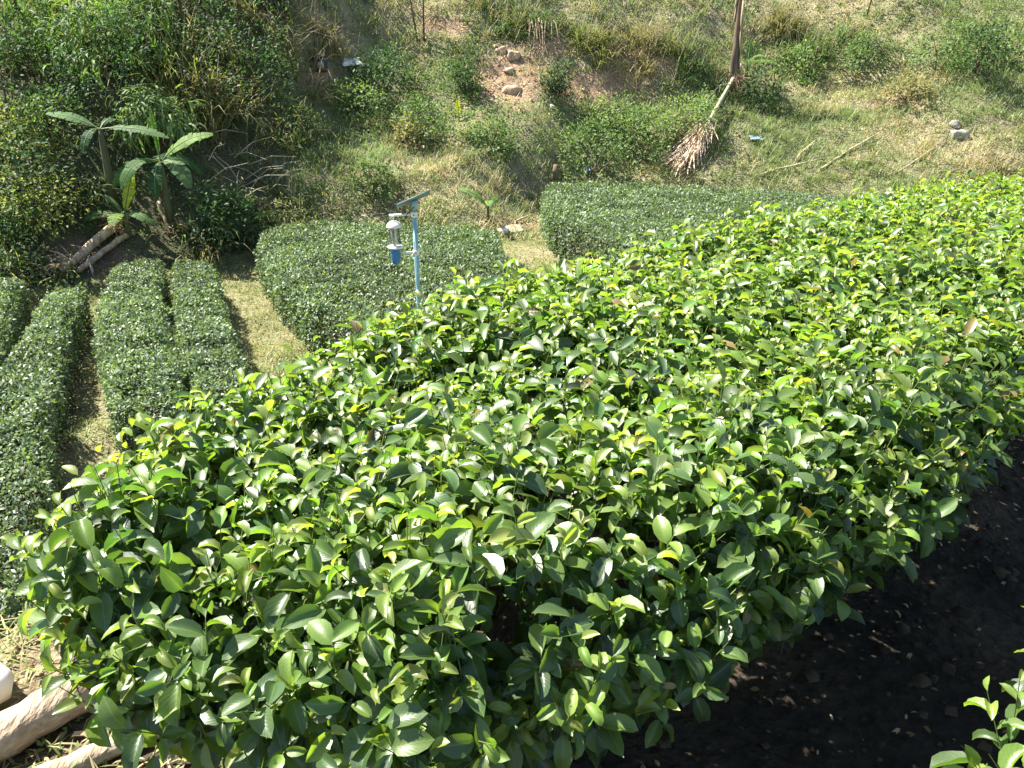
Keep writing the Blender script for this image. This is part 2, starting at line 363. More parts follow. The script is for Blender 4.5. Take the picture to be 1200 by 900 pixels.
xs = np.unique(np.concatenate([np.arange(-60, -14, 2.), np.arange(-14, 20, .16), np.arange(20, 61, 2.)]))
ys = np.unique(np.concatenate([np.arange(-40, -2, 2.), np.arange(-2, 27, .14), np.arange(27, 90, 2.)]))
X, Y = np.meshgrid(xs, ys); Z = land(X, Y); P = np.stack([X, Y, Z], -1).reshape(-1, 3)
W = hw(P[:, 0], P[:, 1])
nA = fbm(P[:, 0] * .9, P[:, 1] * .9, 41)[:, None]; nB = fbm(P[:, 0] * 3, P[:, 1] * 3, 43)[:, None]
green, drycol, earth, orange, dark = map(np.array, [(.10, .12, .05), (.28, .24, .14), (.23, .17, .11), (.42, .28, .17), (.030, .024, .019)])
c = green + (drycol - green) * np.clip(.35 + 1.6 * nA + .8 * nB, 0, 1)
c = c + (drycol - c) * np.clip(zone(P, DRY)[:, None] * .9 + nB, 0, 1) * (zone(P, DRY)[:, None] > 0)
oc = earth + (orange - earth) * np.clip(.5 + 2 * nB, 0, 1)
c = c + (oc - c) * np.clip(zone(P, BARE)[:, None] * 1.5 + nB * .8, 0, 1) * (zone(P, BARE)[:, None] > 0)
lk = smooth(360, 300, project(P)[0]) * smooth(12, 13.5, P[:, 1]); c = c * (1 - .55 * lk[:, None])      # shade between the thicket plants, painted into the ground colour
flat = (P[:, 1] < np.interp(P[:, 0], HX, HB) + .5) & (W > 3)
lo = np.array([.15, .155, .06]) + (drycol * 1.0 - np.array([.15, .155, .06])) * np.clip(.25 + nA * 2, 0, 1)
c = np.where(flat[:, None], lo, c)
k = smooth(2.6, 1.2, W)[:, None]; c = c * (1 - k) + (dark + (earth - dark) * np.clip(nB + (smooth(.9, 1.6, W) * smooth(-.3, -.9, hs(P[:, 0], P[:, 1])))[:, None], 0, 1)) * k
ny, nx = len(ys), len(xs); idx = np.arange(nx * ny).reshape(ny, nx)
F = np.stack([idx[:-1, :-1], idx[:-1, 1:], idx[1:, 1:], idx[1:, :-1]], -1).reshape(-1, 4)
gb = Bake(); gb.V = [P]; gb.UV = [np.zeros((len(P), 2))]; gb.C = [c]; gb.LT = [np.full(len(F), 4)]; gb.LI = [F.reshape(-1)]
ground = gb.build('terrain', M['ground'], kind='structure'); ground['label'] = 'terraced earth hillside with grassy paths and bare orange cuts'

# ------------------------------------------------------------------ hedges
def inside(P, poly):
    x, y = P[:, 0], P[:, 1]; r = np.zeros(len(P), bool); q = np.roll(poly, -1, 0)
    for (x0, y0), (x1, y1) in zip(poly, q):
        r ^= ((y0 > y) != (y1 > y)) & (x < (x1 - x0) * (y - y0) / (y1 - y0 + 1e-12) + x0)
    return r
def edge_dist(P, poly):
    best = np.full(len(P), 1e9); nrm = np.zeros((len(P), 2))
    for a, c in zip(poly, np.roll(poly, -1, 0)):
        e = c - a; t = np.clip(((P - a) @ e) / (e @ e), 0, 1); q = a + t[:, None] * e; d = np.linalg.norm(P - q, axis=1)
        m = d < best; best = np.where(m, d, best); nrm[m] = (q - P)[m]
    return best, nrm
def round_poly(poly, it=2):
    p = np.asarray(poly, float)
    for _ in range(it):
        q = np.roll(p, -1, 0); p = np.stack([p * .75 + q * .25, p * .25 + q * .75], 1).reshape(-1, 2)
    return p
def shell_points(poly, H, rad, dens, rg, base_z, low=.08, rough=.05, skirt=.0, drop=.42):
    """points on the skin of a hedge (top and flanks) with outward normals"""
    lo, hi = poly.min(0), poly.max(0); area = np.prod(hi - lo)
    P = rg.uniform(lo, hi, (int(area * dens), 2)); P = P[inside(P, poly)]
    d, nr = edge_dist(P, poly); q = np.clip(d / rad, 0, 1)
    h = H * (1 - drop * (1 - q) ** 2) + rough * fbm(P[:, 0] * 2.2, P[:, 1] * 2.2, 51) * 2 + .6 * rough * fbm(P[:, 0] * 7, P[:, 1] * 7, 53)
    nrm = np.concatenate([unit(nr) * ((1 - q) ** 1.2)[:, None] * 1.1, np.ones((len(P), 1))], 1)
    top = np.concatenate([P, (base_z(P[:, 0], P[:, 1]) + h)[:, None]], 1)
    q2 = np.roll(poly, -1, 0); seg = np.linalg.norm(q2 - poly, axis=1); n = int(seg.sum() * H * .7 * dens)
    i = rg.choice(len(poly), n, p=seg / seg.sum()); t = rg.uniform(0, 1, n); S = poly[i] * (1 - t)[:, None] + q2[i] * t[:, None]
    e = unit(q2 - poly)[i]; sgn = 1 if (np.sum(poly[:, 0] * np.roll(poly[:, 1], -1) - np.roll(poly[:, 0], -1) * poly[:, 1])) > 0 else -1
    no = np.stack([e[:, 1], -e[:, 0]], 1) * sgn
    zz = rg.uniform(low, 1.06 - drop, n) * H; S = S - no * (rg.uniform(0, .05, n) + skirt * (1 - zz / H))[:, None]
    side = np.concatenate([S, (base_z(S[:, 0], S[:, 1]) + zz)[:, None]], 1)
    nrm2 = np.concatenate([no, np.full((n, 1), .45)], 1)
    return np.concatenate([top, side]), unit(np.concatenate([nrm, nrm2])), np.concatenate([np.zeros(len(top), bool), np.ones(n, bool)])

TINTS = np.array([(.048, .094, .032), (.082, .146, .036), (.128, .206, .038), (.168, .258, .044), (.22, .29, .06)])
def tea_shoots(P, Nn, rg, nmin=5, nmax=7, size=1.0, pale=0.0, near=True):
    """upright leafy shoots: returns leaf base, direction, normal, length, age class and the stem ends"""
    k = len(P); up = unit(Nn * .75 + np.array([0, 0, .55]) + rg.normal(0, .28, (k, 3)))
    L = rg.uniform(.07, .15, k) * size; base = P - up * (L * rg.uniform(.35, .95, k))[:, None] - up * (np.abs(rg.normal(0, .02, k)))[:, None]
    ref = unit(np.cross(up, unit(rg.normal(0, 1, (k, 3))))); ref2 = np.cross(up, ref); ph = rg.uniform(0, 6.28, k)
    flush = rg.uniform(0, 1, k) < (.42 + pale)                    # shoots in new leaf
    out = []
    for i in range(nmax):
        use = (i < nmin) | (rg.uniform(0, 1, k) < .5)
        f = i / (nmax - 1); az = ph + i * 2.4 + rg.normal(0, .3, k)
        side = np.cos(az)[:, None] * ref + np.sin(az)[:, None] * ref2
        ang = np.radians(np.where(flush, 88 - 58 * f, 98 - 45 * f) + rg.normal(0, 13, k))
        d = np.cos(ang)[:, None] * up + np.sin(ang)[:, None] * side
        nr = unit(np.sin(ang)[:, None] * up - np.cos(ang)[:, None] * side + rg.normal(0, .28, (k, 3)))
        ln = np.where(flush, .064 - .029 * f, .069 - .017 * f) * rg.uniform(.65, 1.38, k) * size
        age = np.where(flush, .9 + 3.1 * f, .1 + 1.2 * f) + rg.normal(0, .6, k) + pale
        out.append((base + up * (L * f)[:, None], d, nr, ln, np.clip(np.round(age), 0, 4).astype(int), use))
    cat = lambda j: np.concatenate([o[j] for o in out]); u = cat(5)
    return cat(0)[u], cat(1)[u], cat(2)[u], cat(3)[u], cat(4)[u], base, base + up * L[:, None]
def tint_of(age, rg):
    t = TINTS[age] * rg.uniform(.8, 1.25, (len(age), 1)); return t * (1 + rg.normal(0, .07, (len(age), 3)))
def loc_hedge(s, w): return HO[0] + s * HT[0] + w * HN[0], HO[1] + s * HT[1] + w * HN[1]

def close_hedge(name, label, sw, H, dens, seed, n_leaves, near_len):
    rg = np.random.default_rng(seed)
    poly = round_poly([loc_hedge(s, w) for s, w in sw], 3)
    cz = poly.mean(0); root = thing(name, label, 'hedge', (cz[0], cz[1], 0), 'tea hedges on the upper terrace')
    P, Nn, side = shell_points(poly, H, .24, dens, rg, lambda x, y: -.075 * np.clip(hs(x, y) - 2.4, 0, 3), low=.45, rough=.075, skirt=.30, drop=.26)
    S = hs(P[:, 0], P[:, 1]); dist = np.linalg.norm(P - np.array([0, 0, CAM_H]), axis=1)
    keep = rg.uniform(0, 1, len(P)) < np.where(side, .8, np.clip(1.15 - .07 * dist, .7, 1) * np.clip(.95 + 2.2 * fbm(P[:, 0] * 6, P[:, 1] * 6, 57), .25, 1)); P, Nn = P[keep], Nn[keep]
    pale = np.clip(.12 + .08 * (np.linalg.norm(P[:, :2], axis=1) - 1.0), 0, .32)
    lb, ld, ln, ll, la, s0, s1 = [], [], [], [], [], [], []
    for lo_, hi_ in ((0, .12), (.12, .22), (.22, 1)):
        m = (pale >= lo_) & (pale < hi_)
        r = tea_shoots(P[m], Nn[m], rg, pale=float(pale[m].mean()) if m.any() else 0)
        for dst, q in zip((lb, ld, ln, ll, la, s0, s1), r): dst.append(q)
    # older leaves inside, under the new growth
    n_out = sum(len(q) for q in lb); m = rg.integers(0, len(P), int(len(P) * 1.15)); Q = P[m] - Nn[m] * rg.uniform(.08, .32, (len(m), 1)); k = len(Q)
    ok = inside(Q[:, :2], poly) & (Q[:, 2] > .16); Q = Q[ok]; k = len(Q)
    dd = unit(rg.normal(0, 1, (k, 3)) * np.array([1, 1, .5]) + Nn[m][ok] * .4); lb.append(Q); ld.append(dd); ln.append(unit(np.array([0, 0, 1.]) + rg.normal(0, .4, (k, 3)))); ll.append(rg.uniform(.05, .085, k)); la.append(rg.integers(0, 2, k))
    lb, ld, ln, ll, la = map(np.concatenate, (lb, ld, ln, ll, la))
    A = frames(ld, ln); ctr = lb + ld * (ll * .5)[:, None]
    u, v, dep = project(ctr); infr = (u > -30) & (u < 1230) & (v > -30) & (v < 930)
    shp = rg.integers(0, len(SHAPES), len(lb)); young = la >= 3; shp = np.where(young & (rg.uniform(0, 1, len(la)) < .5), 3, shp)
    # which leaves show largest: a coarse depth picture of the crown
    cell = 6; gw, gh = 1200 // cell, 900 // cell; zb = np.full(gw * gh, 1e9)
    samp = []
    for t_, x_ in ((.3, 0), (.5, .6), (.5, -.6), (.75, .3), (.75, -.3), (.5, 0)):
        q = lb + A[:, :, 1] * (ll * t_)[:, None] + A[:, :, 0] * (ll * .2 * x_)[:, None]
        a, b_, dd_ = project(q); ok = (a >= 0) & (a < gw * cell) & (b_ >= 0) & (b_ < gh * cell)
        ci = (np.clip(b_, 0, gh * cell - 1) // cell).astype(int) * gw + (np.clip(a, 0, gw * cell - 1) // cell).astype(int)
        np.minimum.at(zb, ci[ok], dd_[ok]); samp.append((ci, dd_, ok))
    vis = sum(((dd_ <= zb[ci] + .012) & ok).astype(float) for ci, dd_, ok in samp) / len(samp)
    facing = np.abs((A[:, :, 2] * unit(ctr - np.array([0, 0, CAM_H]))).sum(-1)) + .2
    score = vis * facing * (ll / dep) ** 2 * infr * (vis > .45); pick = np.argsort(-score)[:n_leaves]; pick = pick[score[pick] > 0]
    is_part = np.zeros(len(lb), bool); is_part[pick] = True
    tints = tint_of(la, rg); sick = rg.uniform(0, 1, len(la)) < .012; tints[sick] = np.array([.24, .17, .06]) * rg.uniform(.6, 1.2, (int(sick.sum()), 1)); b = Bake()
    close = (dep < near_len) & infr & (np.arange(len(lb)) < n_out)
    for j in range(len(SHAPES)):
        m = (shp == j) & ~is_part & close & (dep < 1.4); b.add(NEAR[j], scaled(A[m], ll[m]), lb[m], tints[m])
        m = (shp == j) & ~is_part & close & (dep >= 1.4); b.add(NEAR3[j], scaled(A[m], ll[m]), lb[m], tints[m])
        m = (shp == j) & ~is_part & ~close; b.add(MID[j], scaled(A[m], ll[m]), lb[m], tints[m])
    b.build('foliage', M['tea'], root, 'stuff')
    s0, s1 = np.concatenate(s0), np.concatenate(s1); tb = Bake(); sticks(tb, s0 - (s1 - s0) * .4, s1, .0013, (.12, .16, .05)); tb.build('green_stalks', M['green_twig'], root, 'stuff')
    # brown framework of branches below the leaf layer
    for q in range(int(len(poly) * 0) + max(6, int(7 * max(a[0] for a in sw)))):
        s = rg.uniform(sw[0][0] + .5, max(a[0] for a in sw) - .2); w = rg.uniform(min(a[1] for a in sw) + .5, max(a[1] for a in sw) - .5); x, y = loc_hedge(s, w)
        bb = Bake(); p0 = np.array([x, y, float(land(x, y)) - .03])
        for r_ in range(6):
            a = rg.uniform(0, 6.28); e = p0 + np.array([math.cos(a) * rg.uniform(.08, .26), math.sin(a) * rg.uniform(.08, .26), H - rg.uniform(.16, .26)])
            mid = (p0 + e) / 2 + rg.normal(0, .03, 3) + np.array([0, 0, .05]); tube(bb, [p0, p0 * .6 + mid * .4, mid, e], [.013, .010, .008, .004], sides=5, cap=False)
            for _ in range(3):
                e2 = mid + (e - mid) * rg.uniform(.2, .9) + rg.normal(0, .09, 3); tube(bb, [mid + (e - mid) * rg.uniform(0, .4), (mid + e2) / 2 + rg.normal(0, .02, 3), e2], [.005, .004, .002], sides=4, cap=False)
        bb.build('branch', M['twig'], root)
    # the leaves one can pick out singly
    cache = {}
    for i in pick:
        key = (int(shp[i]), int(la[i]), int(i) % 3)
        if key not in cache:
            t = TINTS[key[1]] * (.85, 1., 1.15)[key[2]]; cache[key] = Bake().add(NEAR[key[0]], np.eye(3)[None], np.zeros((1, 3)), t[None]).mesh('leaf', M['tea'])
        o = bpy.data.objects.new('leaf', cache[key]); COL.objects.link(o); o.parent = root
        mt = Matrix([list(A[i][r] * ll[i]) + [lb[i][r] - root.location[r]] for r in range(3)] + [[0, 0, 0, 1]]); o.matrix_local = mt
    return root
close_hedge('tea_hedge', 'large glossy bright green tea hedge filling the front of the picture', [(-.78, .31), (-.48, .22), (-.16, .14), (.25, .08), (.6, .08), (1.2, .12), (5.0, .14), (5.4, .3), (5.4, 1.5), (5.0, 1.64), (2.4, 1.66), (1.2, 1.70), (-.15, 1.68), (-.62, 1.54), (-1.0, 1.22), (-1.10, .98), (-.98, .70), (-.78, .42)], .76, 680, 11, 300, 1.95)
close_hedge('tea_hedge', 'corner of a tea hedge across the dark furrow, mostly out of frame', [(-.32, -1.6), (0, -1.7), (1.1, -1.7), (1.3, -1.5), (1.3, -.4), (1.1, -.24), (.25, -.16), (-.16, -.22), (-.28, -.36)], .80, 380, 12, 12, 1.9)

ROW_TINT = np.array([(.080, .122, .066), (.112, .165, .088), (.150, .205, .112), (.20, .25, .14)])
def ragged(poly, rg, step=.16, amp=.07):
    out = []
    for a, c in zip(poly, np.roll(poly, -1, 0)):
        n = max(1, int(np.linalg.norm(c - a) / step))
        for i in range(n): out.append(a + (c - a) * i / n + rg.normal(0, amp * .35, 2) + amp * np.array([fbm(a[0] * 1.7 + i * .3, a[1] * 1.7, 5), fbm(a[0] * 1.7, a[1] * 1.7 + i * .3, 6)]).reshape(2) * 2)
    return np.array(out)
ROWS = []
def row_hedge(poly, label, seed, H=.68, dens=1700, size=.050, rnd=1):
    rg = np.random.default_rng(seed); poly = ragged(round_poly(poly, rnd), rg); ROWS.append(poly); c0 = poly.mean(0); z0 = float(land(c0[0], c0[1]))
    root = thing('tea_hedge', label, 'hedge', (c0[0], c0[1], z0), 'clipped tea hedges on the lower terrace')
    flat = lambda x, y: land(x, y)
    P, Nn, side = shell_points(poly, H, .14, dens, rg, flat, low=.06, rough=.085, drop=.20)
    k = len(P); P = P - Nn * np.abs(rg.normal(0, .035, (k, 1)))
    d = unit(Nn * .55 + rg.normal(0, .75, (k, 3)) + np.array([0, 0, .15])); nr = unit(Nn + rg.normal(0, .5, (k, 3)))
    ll = size * rg.uniform(.7, 1.35, k); t = ROW_TINT[rg.choice(4, k, p=[.3, .38, .24, .08])] * rg.uniform(.8, 1.2, (k, 1)) * (1 + .9 * fbm(P[:, 0] * 1.1, P[:, 1] * 1.1, 61))[:, None]
    b = Bake(); A = scaled(frames(d, nr), ll)
    for j in range(2):
        m = rg.integers(0, 2, k) == j if j == 0 else ~m; b.add(SIMPLE[j], A[m], P[m], t[m])
    i = rg.choice(np.flatnonzero(~side), int((~side).sum() * .012)); r = tea_shoots(P[i] + Nn[i] * .05, Nn[i], rg, 4, 5, .8, .25); b.add(SIMPLE[0], scaled(frames(r[1], r[2]), r[3]), r[0], ROW_TINT[np.clip(r[4], 0, 3)] * [1.1, 1.15, .7])
    b.build('foliage', M['tea_far'], root, 'stuff')
    # the woody, shaded inside of the hedge
    tb = Bake(); n = int(len(P) * .05); i = rg.choice(len(P), n); e = P[i] - Nn[i] * .05; s = e.copy(); s[:, :2] += (c0 - s[:, :2]) * .03 + rg.normal(0, .08, (n, 2)); s[:, 2] = land(s[:, 0], s[:, 1]) - .02
    sticks(tb, s, e, .005); tb.build('twigs', M['twig'], root, 'stuff')
    # older leaves further in
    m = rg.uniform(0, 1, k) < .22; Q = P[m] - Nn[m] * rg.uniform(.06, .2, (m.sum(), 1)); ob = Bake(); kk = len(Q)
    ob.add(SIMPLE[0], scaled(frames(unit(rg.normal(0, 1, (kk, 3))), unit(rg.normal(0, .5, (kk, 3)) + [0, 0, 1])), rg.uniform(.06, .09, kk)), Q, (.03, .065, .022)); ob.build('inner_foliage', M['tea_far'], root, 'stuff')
    return root
def strip(cl, wd):
    cl = np.asarray(cl, float); wd = np.broadcast_to(np.asarray(wd, float), (len(cl),))
    e0, e1 = cl[0] + unit(cl[1] - cl[0]) * .22, cl[-1] + unit(cl[-2] - cl[-1]) * .22
    cl = np.concatenate([cl[:1], [e0], cl[1:-1], [e1], cl[-1:]]); wd = np.concatenate([wd[:1], wd[:1], wd[1:-1], wd[-1:], wd[-1:]]); t = unit(np.gradient(cl, axis=0)); nn = np.stack([t[:, 1], -t[:, 0]], 1)
    return np.concatenate([cl + nn * wd[:, None] / 2, (cl - nn * wd[:, None] / 2)[::-1]])
row_hedge(strip([(-8.05, 11.9), (-7.35, 10.2), (-6.45, 8.4), (-5.6, 6.6)], .95), 'narrow clipped tea row cut by the left edge of the picture', 101)
row_hedge(strip([(-6.72, 11.65), (-5.86, 9.18), (-5.12, 7.2), (-4.50, 5.6), (-3.9, 4.2)], [.50, .60, .88, 1.1, 1.15]), 'long clipped tea row left of the bare brown path', 102)
row_hedge(strip([(-6.15, 12.95), (-5.28, 10.42), (-4.34, 8.64), (-3.72, 7.35)], [.74, .90, .88, .70]), 'clipped tea row right of the brown path, ending at bare grass', 103)
row_hedge(strip([(-5.33, 13.0), (-4.28, 10.42), (-3.45, 8.6), (-2.95, 7.5)], [.62, .70, .70, .64]), 'clipped tea row beside the wide yellow grass path', 104)
row_hedge([(-4.75, 14.2), (-4.1, 15.2), (-2.2, 15.35), (-.35, 14.85), (-.15, 13.6), (-.05, 12.9), (.35, 12.2), (.2, 10.6), (-.9, 9.55), (-2.0, 9.6), (-3.3, 10.95)], 'broad clipped block of tea behind the solar insect lamp', 105, H=.72, rnd=1, dens=1350, size=.056)
row_hedge([(.62, 18.6), (1.3, 19.0), (4, 18.7), (6.9, 17.9), (7.6, 16.6), (6.0, 14.4), (4.2, 12.9), (2.9, 12.75), (1.5, 13.75), (.66, 15.6)], 'broad clipped block of tea beyond the bare earth, below the grassy bank', 106, H=.74, rnd=1, dens=1050, size=.062)

# ------------------------------------------------------------------ cover of the slope and the paths
def scatter(n, x0, x1, y0, y1, rg):
    p = rg.uniform((x0, y0), (x1, y1), (n, 2)); return np.concatenate([p, land(p[:, 0], p[:, 1])[:, None]], 1)
def in_view(P, mg=60):
    u, v, d = project(P); return (u > -mg - 60) & (u < 1260 + mg) & (v > -mg - 70) & (v < 960)
def tuft_leaves(C, rg, per, rad, high, size, tints, b, tmpl, spread=.8, lift=.35):
    k = len(C) * per; c = np.repeat(C, per, 0); r = np.repeat(np.broadcast_to(rad, (len(C),)), per); h = np.repeat(np.broadcast_to(high, (len(C),)), per)
    o = rg.normal(0, .5, (k, 3)); o[:, 2] = np.abs(rg.normal(.5, .35, k)); f = np.clip(1 - .5 * np.hypot(o[:, 0], o[:, 1]), .2, 1)
    p = c + np.stack([o[:, 0] * r, o[:, 1] * r, o[:, 2] * h * f], 1)
    d = unit(np.stack([o[:, 0], o[:, 1], np.full(k, lift)], 1) + rg.normal(0, spread, (k, 3))); nr = unit(np.array([0, 0, 1.]) + rg.normal(0, .5, (k, 3)))
    s = size * rg.uniform(.6, 1.4, k); t = np.repeat(tints, per, 0) * rg.uniform(.7, 1.3, (k, 1)); b.add(tmpl, scaled(frames(d, nr), s), p, t)
def tuft_blades(C, rg, per, ln, wid, tints, b, rad=.06, lean=.35, bl=(0, 1, 2, 3)):
    k = len(C) * per; c = np.repeat(C, per, 0) + np.stack([rg.normal(0, 1, k), rg.normal(0, 1, k), np.zeros(k)], 1) * np.repeat(np.broadcast_to(rad, (len(C),)), per)[:, None]
    L = np.repeat(np.broadcast_to(ln, (len(C),)), per) * rg.uniform(.5, 1.3, k); az = rg.uniform(0, 6.28, k); z = unit(np.stack([np.cos(az) * lean, np.sin(az) * lean, np.ones(k)], 1) + rg.normal(0, .12, (k, 3)))
    y = np.stack([np.cos(az), np.sin(az), np.zeros(k)], 1); y = unit(y - (y * z).sum(1, keepdims=True) * z); x = np.cross(y, z)
    A = np.stack([x * (wid / .02 * rg.uniform(.7, 1.3, k))[:, None], y * L[:, None], z * L[:, None]], -1); t = np.repeat(tints, per, 0) * rg.uniform(.75, 1.3, (k, 1))
    w = rg.integers(0, len(bl), k)
    for j in range(len(bl)): b.add(BLADES[bl[j]], A[w == j], c[w == j], t[w == j])
def pal(cols, n, rg): return np.array(cols)[rg.integers(0, len(cols), n)]
rg = np.random.default_rng(31)
HEDGES = [o for o in bpy.data.objects if o.name.startswith('tea_hedge')]
C = scatter(26000, -14, 19, 11.5, 27, rg); C = C[in_view(C)]
dB = C[:, 1] - np.interp(C[:, 0], HX, HB); C = C[dB > -.2]
bare, gr, dry = zone(C, BARE), zone(C, GRASSY), zone(C, DRY); nz = fbm(C[:, 0] * .8, C[:, 1] * .8, 71); rnd = rg.uniform(0, 1, len(C))
weedm = (rnd < .75 - .35 * (project(C)[0] < 330) - bare * 1.1 - gr * 1.0 - dry * .25 + nz * .6) & (C[:, 1] - np.interp(C[:, 0], HX, HB) > .1)
W_ = C[weedm]; nw = fbm(W_[:, 0] * .5, W_[:, 1] * .5, 73)
lw = np.where(project(W_)[0] < 335, .5, 1.0)[:, None]; tw = lw * pal([(.085, .145, .055), (.115, .185, .060), (.15, .22, .07), (.19, .22, .085), (.10, .16, .07)], len(W_), rg) * (1 + 1.1 * nw)[:, None]  # lw darkens the left weeds: slope shade put into their tint
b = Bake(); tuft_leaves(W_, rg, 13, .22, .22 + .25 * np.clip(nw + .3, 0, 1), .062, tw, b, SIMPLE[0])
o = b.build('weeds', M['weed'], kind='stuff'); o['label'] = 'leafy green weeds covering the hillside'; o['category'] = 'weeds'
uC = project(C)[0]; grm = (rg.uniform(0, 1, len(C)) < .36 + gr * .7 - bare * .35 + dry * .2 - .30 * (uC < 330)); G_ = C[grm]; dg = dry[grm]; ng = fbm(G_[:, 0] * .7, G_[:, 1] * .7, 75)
tg = pal([(.19, .25, .09), (.23, .265, .11), (.16, .22, .08)], len(G_), rg); td = pal([(.37, .31, .18), (.30, .26, .14), (.44, .36, .23)], len(G_), rg)
mixd = (rg.uniform(0, 1, len(G_)) < .20 + dg * .45 - gr[grm] * .25 + ng)[:, None]
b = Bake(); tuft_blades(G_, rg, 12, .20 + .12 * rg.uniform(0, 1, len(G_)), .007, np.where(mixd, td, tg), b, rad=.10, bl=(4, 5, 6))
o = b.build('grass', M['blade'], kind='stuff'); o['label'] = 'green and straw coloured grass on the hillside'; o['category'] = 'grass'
# the far upper slope, a looser cover
C2 = scatter(1700, -24, 30, 26, 44, rg); t2 = pal([(.07, .12, .04), (.10, .16, .05), (.16, .17, .07)], len(C2), rg)
b = Bake(); tuft_leaves(C2, rg, 12, .6, .7, .17, t2, b, SIMPLE[0]); o = b.build('undergrowth', M['weed'], kind='stuff'); o['label'] = 'loose undergrowth high on the slope'; o['category'] = 'undergrowth'
# short grass of the lower paths
Pp = scatter(16000, -9, 8, 4.0, 17.5, rg); Pp = Pp[in_view(Pp)]; Pp = Pp[(Pp[:, 1] - np.interp(Pp[:, 0], HX, HB) < .4) & (hw(Pp[:, 0], Pp[:, 1]) > 2.2)]
PATH_BARE = [(115, 400, 25, 40), (610, 285, 45, 30), (700, 308, 45, 22), (120, 480, 30, 20)]
for q_ in ROWS: Pp = Pp[~inside(Pp[:, :2], q_)]
pb = zone(Pp, PATH_BARE); Pp = Pp[rg.uniform(0, 1, len(Pp)) > pb * .75]; npn = fbm(Pp[:, 0], Pp[:, 1], 77)
tp = np.where((rg.uniform(0, 1, len(Pp)) < .30 + 1.5 * npn)[:, None], pal([(.28, .25, .11), (.24, .22, .09), (.32, .27, .15)], len(Pp), rg), pal([(.15, .19, .05), (.19, .22, .06), (.12, .17, .05)], len(Pp), rg))
b = Bake(); tuft_blades(Pp, rg, 10, .10, .0055, tp, b, rad=.07, lean=.6, bl=(4, 5, 6))
o = b.build('grass', M['blade'], kind='stuff'); o['label'] = 'short dry yellow grass on the paths between the tea rows'; o['category'] = 'grass'
# taller tangle on the shaded slope at the left
C3 = scatter(5200, -14, -3, 12, 26, rg); u3, v3, _ = project(C3); C3 = C3[(u3 < 345 + 30 * np.sin(v3 * .05)) & (u3 > -60) & (C3[:, 1] - np.interp(C3[:, 0], HX, HB) > .4) & (zone(C3, [(105, 300, 45, 26), (385, 35, 40, 40), (110, 292, 95, 36), (200, 250, 45, 28), (290, 205, 50, 25)]) < .2)]
n3 = fbm(C3[:, 0] * .6, C3[:, 1] * .6, 83); C3 = C3[rg.uniform(0, 1, len(C3)) < .42 + 3.0 * n3[:]]; n3 = fbm(C3[:, 0] * .45, C3[:, 1] * .45, 85)
lt3 = np.where((project(C3)[1] < 130), .55, .80)[:, None]; t3 = lt3 * pal([(.06, .105, .045), (.09, .15, .06), (.13, .19, .07), (.19, .20, .09), (.27, .24, .13)], len(C3), rg) * (1 + 1.2 * n3)[:, None]  # lt3 paints shade into the tangle's tint, deepest towards the top
b = Bake(); h_ = rg.uniform(0, 1, len(C3)); m = h_ < .6
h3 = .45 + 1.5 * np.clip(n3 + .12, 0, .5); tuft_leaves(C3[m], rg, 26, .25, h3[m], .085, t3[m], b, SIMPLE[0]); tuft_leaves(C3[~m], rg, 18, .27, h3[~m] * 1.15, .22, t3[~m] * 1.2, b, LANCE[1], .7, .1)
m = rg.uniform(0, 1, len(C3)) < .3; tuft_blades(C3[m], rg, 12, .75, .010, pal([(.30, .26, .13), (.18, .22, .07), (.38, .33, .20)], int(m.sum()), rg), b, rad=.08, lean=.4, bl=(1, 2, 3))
o = b.build('undergrowth', M['weed'], kind='stuff'); o['label'] = 'thick tangled undergrowth on the left hillside'; o['category'] = 'undergrowth'

